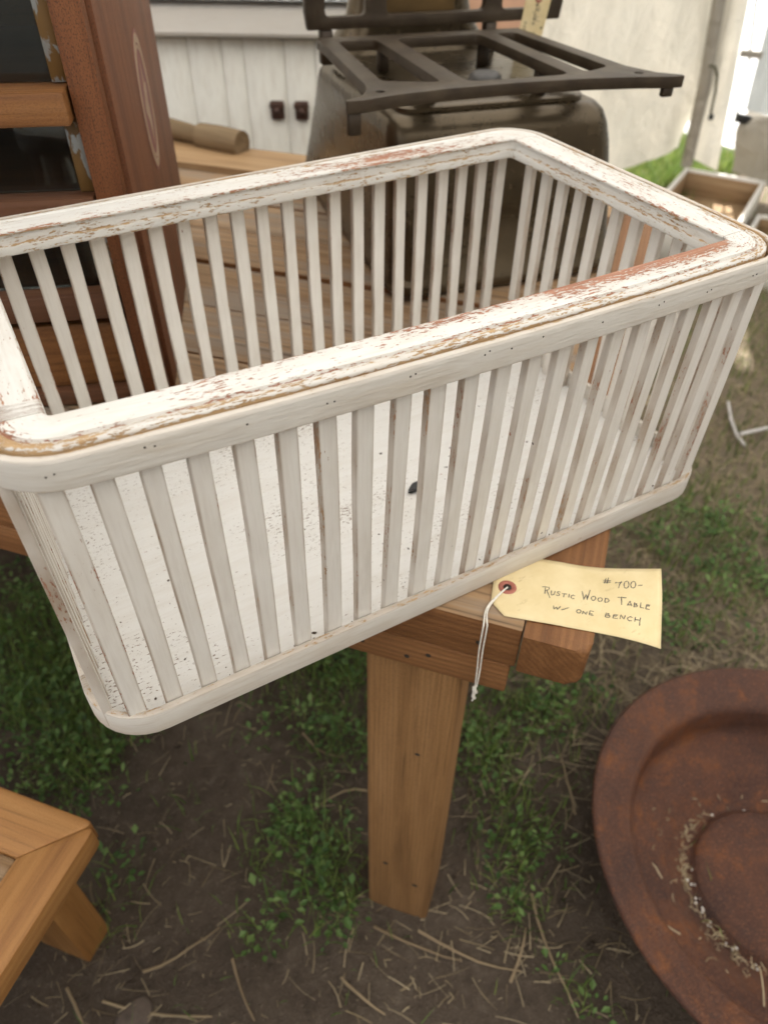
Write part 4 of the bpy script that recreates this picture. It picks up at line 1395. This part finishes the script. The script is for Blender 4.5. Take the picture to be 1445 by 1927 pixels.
for q in range(150):
    a = rng.choice([math.pi * 0.80, math.pi * 1.06, math.pi * 0.62]) + rng.normal(0, 0.17) if q < 120 else rng.uniform(0, 6.28)
    rr_ = 0.130 + abs(rng.normal(0, 0.010)) + (rng.random() < 0.12) * rng.uniform(0, 0.06)
    items.append((BC.x + rr_ * math.cos(a), BC.y + rr_ * math.sin(a), -0.7315 + max(0, rr_ - 0.132) * 0.72 + 0.002, rng.uniform(0, 6.28), rng.uniform(0.006, 0.022), 0.0008, rng.normal(0, 2.5), rng.uniform(0.4, 1), 0.002))
for (dx, dy, a, L) in ((-0.165, 0.09, 1.4, 0.05), (-0.205, 0.02, 2.2, 0.035), (-0.10, -0.135, 0.5, 0.09), (-0.17, -0.10, 0.8, 0.05)):
    r0 = math.hypot(dx, dy)
    items.append((BC.x + dx, BC.y + dy, -0.727 + max(0, r0 - 0.14) * 0.72 + 0.003, a, L, 0.0012, rng.normal(0, 1.0), 0.9, 0.004))
o = strips('straw_debris', M_STRAW, items)
setp(o, label='bits of dry straw caught in the groove of the rusty pan', category='debris')
bm = bmesh.new()
for q in range(34):
    a = rng.normal(math.pi * 0.95, 0.55) if q < 26 else rng.uniform(0, 6.28)
    rr_ = 0.128 + rng.normal(0, 0.004)
    s = rng.uniform(0.0012, 0.0032)
    bmesh.ops.create_icosphere(bm, subdivisions=1, radius=s, matrix=Matrix.Translation((BC.x + rr_ * math.cos(a), BC.y + rr_ * math.sin(a), -0.7325 + s)))
o = from_bm('pebbles', bm, M_PEBBLE, None, True)
setp(o, kind='stuff', label='tiny pale pebbles in the groove of the rusty pan', category='pebbles')

# ------------------------------------------------------------------ pale bent strip on the grass
M_PLASTIC = simple('pale_plastic', (0.50, 0.47, 0.45), 0.5, 0, 0.15, 30)
bs = thing('bent_strip', 'pale bent plastic strip lying on the dry grass right of the basket', 'strip', (1.42, 0.416, GZ + 0.012))
q0 = Vector(bs.location)
tube('long_arm', [Vector((1.515, 0.535, GZ + 0.03)) - q0, Vector((1.47, 0.48, GZ + 0.016)) - q0, Vector((1.423, 0.417, GZ + 0.014)) - q0, Vector((1.40, 0.375, GZ + 0.02)) - q0], 0.0045, M_PLASTIC, bs, 8)
tube('short_arm', [Vector((1.421, 0.412, GZ + 0.026)) - q0, Vector((1.53, 0.394, GZ + 0.022)) - q0, Vector((1.68, 0.37, GZ + 0.03)) - q0], 0.0052, M_PLASTIC, bs, 8)

# ------------------------------------------------------------------ ground cover
def density(x, y, spots):
    d = np.zeros_like(x)
    for (cx, cy, r, a) in spots:
        d += a * np.exp(-((x - cx) ** 2 + (y - cy) ** 2) / (r * r))
    return d
def scatter(n, box_, spots, base=0.0):
    x = rng.uniform(box_[0], box_[1], n * 8); y = rng.uniform(box_[2], box_[3], n * 8)
    d = density(x, y, spots) + base
    k = rng.random(n * 8) < d
    return x[k][:n], y[k][:n]

# weeds: low leafy plants
weed_spots = [(-0.36, 0.70, .13, .9), (-0.42, 0.50, .10, 1.0), (-0.385, 0.375, .07, 1.0), (-0.47, 0.58, .10, .7), (-0.41, 0.32, .05, .8), (-0.11, 0.03, .05, .9), (-0.095, -0.055, .045, 1.0), (-0.11, -0.115, .035, .8), (-0.226, -0.08, .03, .5),
              (0.01, 0.12, .05, .5), (0.09, 0.27, .10, .8), (-0.2, 0.02, .03, .25), (-0.258, 0.153, .02, .5), (-0.405, 0.115, .03, .3), (-0.406, 0.043, .03, .3), (0.26, 0.01, .06, .8), (0.225, -0.10, .05, .7), (0.185, -0.185, .04, .7), (0.14, -0.235, .035, .5),
              (0.13, -0.392, .03, .4), (0.42, -0.02, .06, .5), (0.40, 0.06, .06, .6), (1.03, 0.17, .12, .5), (1.0, 0.03, .1, .6), (0.8, 0.02, .08, .4), (1.02, 0.27, .12, .4), (0.2, 0.5, .25, .5), (-0.1, 0.8, .3, .6), (0.6, 0.4, .2, .3), (-0.7, 0.5, .2, .6)]
x, y = scatter(1150, (-1.0, 1.6, -0.6, 1.4), weed_spots)
vs, fs, we = [], [], []
zz = gh(x, y)
for i in range(len(x)):
    nl = rng.integers(8, 22)
    t0 = rng.uniform(0.1, 0.8)
    hgt = rng.uniform(0.006, 0.06)
    for q in range(nl):
        a = rng.uniform(0, 6.283)
        L = 0.004 + 0.014 * rng.random() ** 2.0
        wd = L * rng.uniform(0.20, 0.40)
        r0 = rng.uniform(0.002, 0.030)
        z0 = zz[i] + 0.003 + hgt * rng.random()
        ca, sa = math.cos(a), math.sin(a)
        cx, cy_ = x[i] + ca * r0, y[i] + sa * r0
        up = rng.uniform(-0.3, 0.9) * L
        b0 = len(vs)
        vs += [(cx, cy_, z0), (cx + ca * L * .5 - sa * wd, cy_ + sa * L * .5 + ca * wd, z0 + up * .6 + wd * .25), (cx + ca * L * .5, cy_ + sa * L * .5, z0 + up * .62 - wd * .15),
               (cx + ca * L * .5 + sa * wd, cy_ + sa * L * .5 - ca * wd, z0 + up * .6 + wd * .25), (cx + ca * L, cy_ + sa * L, z0 + up)]
        fs += [(b0, b0 + 2, b0 + 1), (b0, b0 + 3, b0 + 2), (b0 + 1, b0 + 2, b0 + 4), (b0 + 2, b0 + 3, b0 + 4)]
        t = min(1, max(0, t0 + rng.normal(0, 0.22)))
        we += [t] * 5
o = mesh('leafy_weeds', vs, fs, M_WEED, None, False, wear_shade=we)
setp(o, kind='stuff', label='low dark green leafy weeds growing on the bare soil', category='weeds')

def blades(n, box_, spots, base, h0, h1, w0, name, label, tlo, thi, lean=0.6):
    x, y = scatter(n, box_, spots, base)
    z = gh(x, y)
    n = len(x)
    a = rng.uniform(0, 6.283, n); h = rng.uniform(h0, h1, n); w = rng.uniform(w0 * .6, w0 * 1.3, n)
    ln = rng.uniform(0.1, lean, n) * h * 1.3
    ca, sa = np.cos(a), np.sin(a)
    P = np.zeros((n, 5, 3))
    P[:, 0] = np.stack([x - sa * w, y + ca * w, z - 0.004], -1)
    P[:, 1] = np.stack([x + sa * w, y - ca * w, z - 0.004], -1)
    P[:, 2] = np.stack([x + ca * ln * .4 - sa * w * .8, y + sa * ln * .4 + ca * w * .8, z + h * .6], -1)
    P[:, 3] = np.stack([x + ca * ln * .4 + sa * w * .8, y + sa * ln * .4 - ca * w * .8, z + h * .6], -1)
    P[:, 4] = np.stack([x + ca * ln, y + sa * ln, z + h * .95], -1)
    b0 = (np.arange(n) * 5)[:, None]
    q4 = (b0 + np.array([[0, 1, 3, 2]])).tolist()
    q3 = (b0 + np.array([[2, 3, 4]])).tolist()
    t = np.repeat(rng.uniform(tlo, thi, n), 5)
    o = mesh(name, P.reshape(-1, 3).tolist(), q4 + q3, M_GRASS, None, False, wear_shade=t)
    setp(o, kind='stuff', label=label, category='grass')
    return o
blades(5200, (-0.5, 0.6, -0.5, 0.8), [(c_[0], c_[1], c_[2] * 1.1, c_[3] * .7) for c_ in weed_spots[:22]], 0.004, 0.015, 0.055, 0.0009, 'fine_grass', 'fine grass blades growing among the leafy weeds', 0.2, 0.85, 0.9)
blades(9000, (-0.8, 2.4, -0.6, 1.6), [(0.26, 0.0, .09, .6), (0.2, -0.15, .07, .5), (1.03, 0.15, .2, .6), (0.8, 0.02, .12, .4), (0.42, 0.02, .12, .5), (1.1, 0.3, .25, .4), (0.09, 0.27, .12, .3), (-0.12, -0.02, .06, .25), (1.9, 0.9, .5, .35), (0.14, -0.4, .03, .25), (0.13, -0.28, .04, .3), (-0.4, 0.5, .2, .15), (1.45, 0.5, .35, .2)], 0.008,
       0.015, 0.05, 0.0012, 'short_grass', 'sparse short grass and seedlings over the soil around the table', 0.0, 0.85)
blades(4000, (2.3, 3.4, 0.4, 1.93), [(2.75, 1.9, .08, .3), (3.2, 1.1, .22, .8)], 0.005, 0.03, 0.07, 0.0022, 'tent_edge_grass', 'taller green grass along the foot of the tent wall', 0.25, 0.9)
blades(22000, (1.6, 3.46, 1.99, 3.6), [], 0.95, 0.03, 0.10, 0.003, 'outside_grass', 'bright sunlit grass outside the tent', 0.4, 0.92)

# dry straw lying on the soil
items = []
def straw(n, box_, spots, base, l0, l1, w, lift=0.006):
    x, y = scatter(n, box_, spots, base)
    z = gh(x, y)
    for i in range(len(x)):
        items.append((x[i], y[i], z[i] + rng.uniform(0.001, 0.008), rng.uniform(0, 6.283), rng.uniform(l0, l1), w * rng.uniform(.5, 1.3), rng.normal(0, 0.35), rng.beta(2, 2), rng.uniform(0, lift)))
straw(17000, (0.25, 2.6, -0.2, 1.9), [(1.0, 0.25, .35, .7), (1.3, 0.5, .6, .9), (1.9, 0.9, .7, .9), (0.75, 0.12, .25, .6), (0.6, -0.02, .15, .7), (2.2, 0.5, .6, .7), (1.2, 0.1, .4, .5)], 0.04, 0.015, 0.08, 0.0009, 0.010)
straw(900, (-0.7, 0.6, -0.6, 0.9), [(0.02, -0.25, .16, .5), (-0.42, -0.08, .12, .6), (0.3, -0.05, .15, .7), (0.2, -0.3, .12, .5), (-0.1, 0.25, .2, .25)], 0.04, 0.008, 0.055, 0.0008, 0.004)
straw(2600, (-0.7, 1.2, -0.6, 0.9), [], 0.5, 0.002, 0.012, 0.0007, 0.001)
o = strips('dry_straw', M_STRAW, items)
setp(o, label='dry straw and dead grass scattered over the soil', category='straw')
# a few thicker stalks one can pick out
stalks = [(-0.02, -0.205, -1.02, 0.16, 0.35), (-0.075, -0.165, -0.95, 0.14, 0.2), (0.162, -0.25, -1.95, 0.17, 0.25), (-0.46, -0.06, -0.75, 0.16, 0.3), (-0.40, -0.05, -0.2, 0.12, 0.5), (-0.50, -0.02, -1.35, 0.13, -0.3),
          (0.02, 0.03, 2.6, 0.10, 0.9), (-0.03, 0.19, -1.4, 0.10, 0.8), (0.30, -0.19, 1.0, 0.12, 0.2), (-0.28, -0.10, -1.7, 0.09, 0.3), (0.06, -0.33, 0.5, 0.08, 0.3), (-0.15, -0.20, -1.3, 0.08, 0.4)]
SL = ['long dry stalk lying just in front of the foot of the table leg', 'thin dry stalk touching the left side of the table leg foot', 'long bent dry stalk between the table leg and the rusty pan',
      'dry stalk reaching from the bench leg past the flat stone', 'curved dry stalk on open soil just right of the flat stone', 'dry stalk starting beside the foot of the bench leg',
      'curved pale stalk lying in the weeds behind the table leg', 'curved stalk on the shaded soil deep under the table', 'short dry stalk lying against the outer side of the rusty pan',
      'short stalk on bare soil midway between bench and table leg', 'short stalk on bare soil at the lower edge, nearest the rusty pan', 'short stalk on bare soil left of the table leg foot, pointing downward']
for i, (x, y, a, L, bnd) in enumerate(stalks):
    pts = []
    px, py, an = x, y, a
    for q in range(6):
        pts.append(Vector((px, py, float(gh(px, py)) + 0.006 + 0.004 * math.sin(q * 1.3 + i))))
        px += math.cos(an) * L / 5; py += math.sin(an) * L / 5; an += bnd / 5
    org = pts[0].copy()
    o = tube('dry_stalk', [p - org for p in pts], [0.0024, 0.0023, 0.0021, 0.0019, 0.0016, 0.0012], M_STALK, None, 6, loc=org)
    setp(o, label=SL[i], category='stalk', group='dry stalks on the soil')
# clods and stones
bm = bmesh.new()
x, y = scatter(1500, (-0.7, 1.5, -0.6, 0.9), [], 0.5)
for i in range(len(x)):
    s = 0.0018 + 0.0065 * rng.random() ** 4
    bmesh.ops.create_icosphere(bm, subdivisions=1, radius=1.0, matrix=Matrix.Translation((x[i], y[i], float(gh(x[i], y[i])) + s * .3)) @ Euler((rng.random() * 3, rng.random() * 3, 0)).to_matrix().to_4x4() @ Matrix.Diagonal((s, s * rng.uniform(.6, 1), s * .6, 1)))
o = from_bm('soil_clods', bm, M_SOIL, None, False)
setp(o, kind='stuff', label='small clods and crumbs of soil on the bare ground', category='clods')
bm = bmesh.new()
bmesh.ops.create_icosphere(bm, subdivisions=3, radius=1.0)
for v in bm.verts:
    n_ = float(vnoise(np.array(v.co.x * 1.3 + 5), np.array(v.co.y * 1.3 + v.co.z + 5), 1.0, 77))
    v.co = Vector((v.co.x * 0.034, v.co.y * 0.024, v.co.z * 0.009)) * (0.75 + 0.5 * n_)
o = from_bm('flat_stone', bm, simple('brown_stone', (0.105, 0.078, 0.060), 0.85, 0, 0.3, 60, 0.002), None, True, loc=(-0.43, -0.105, GZ - 0.002), rot=(0, 0, 0.6))
setp(o, label='flat brown stone half sunk in the soil near the bench leg', category='stone')
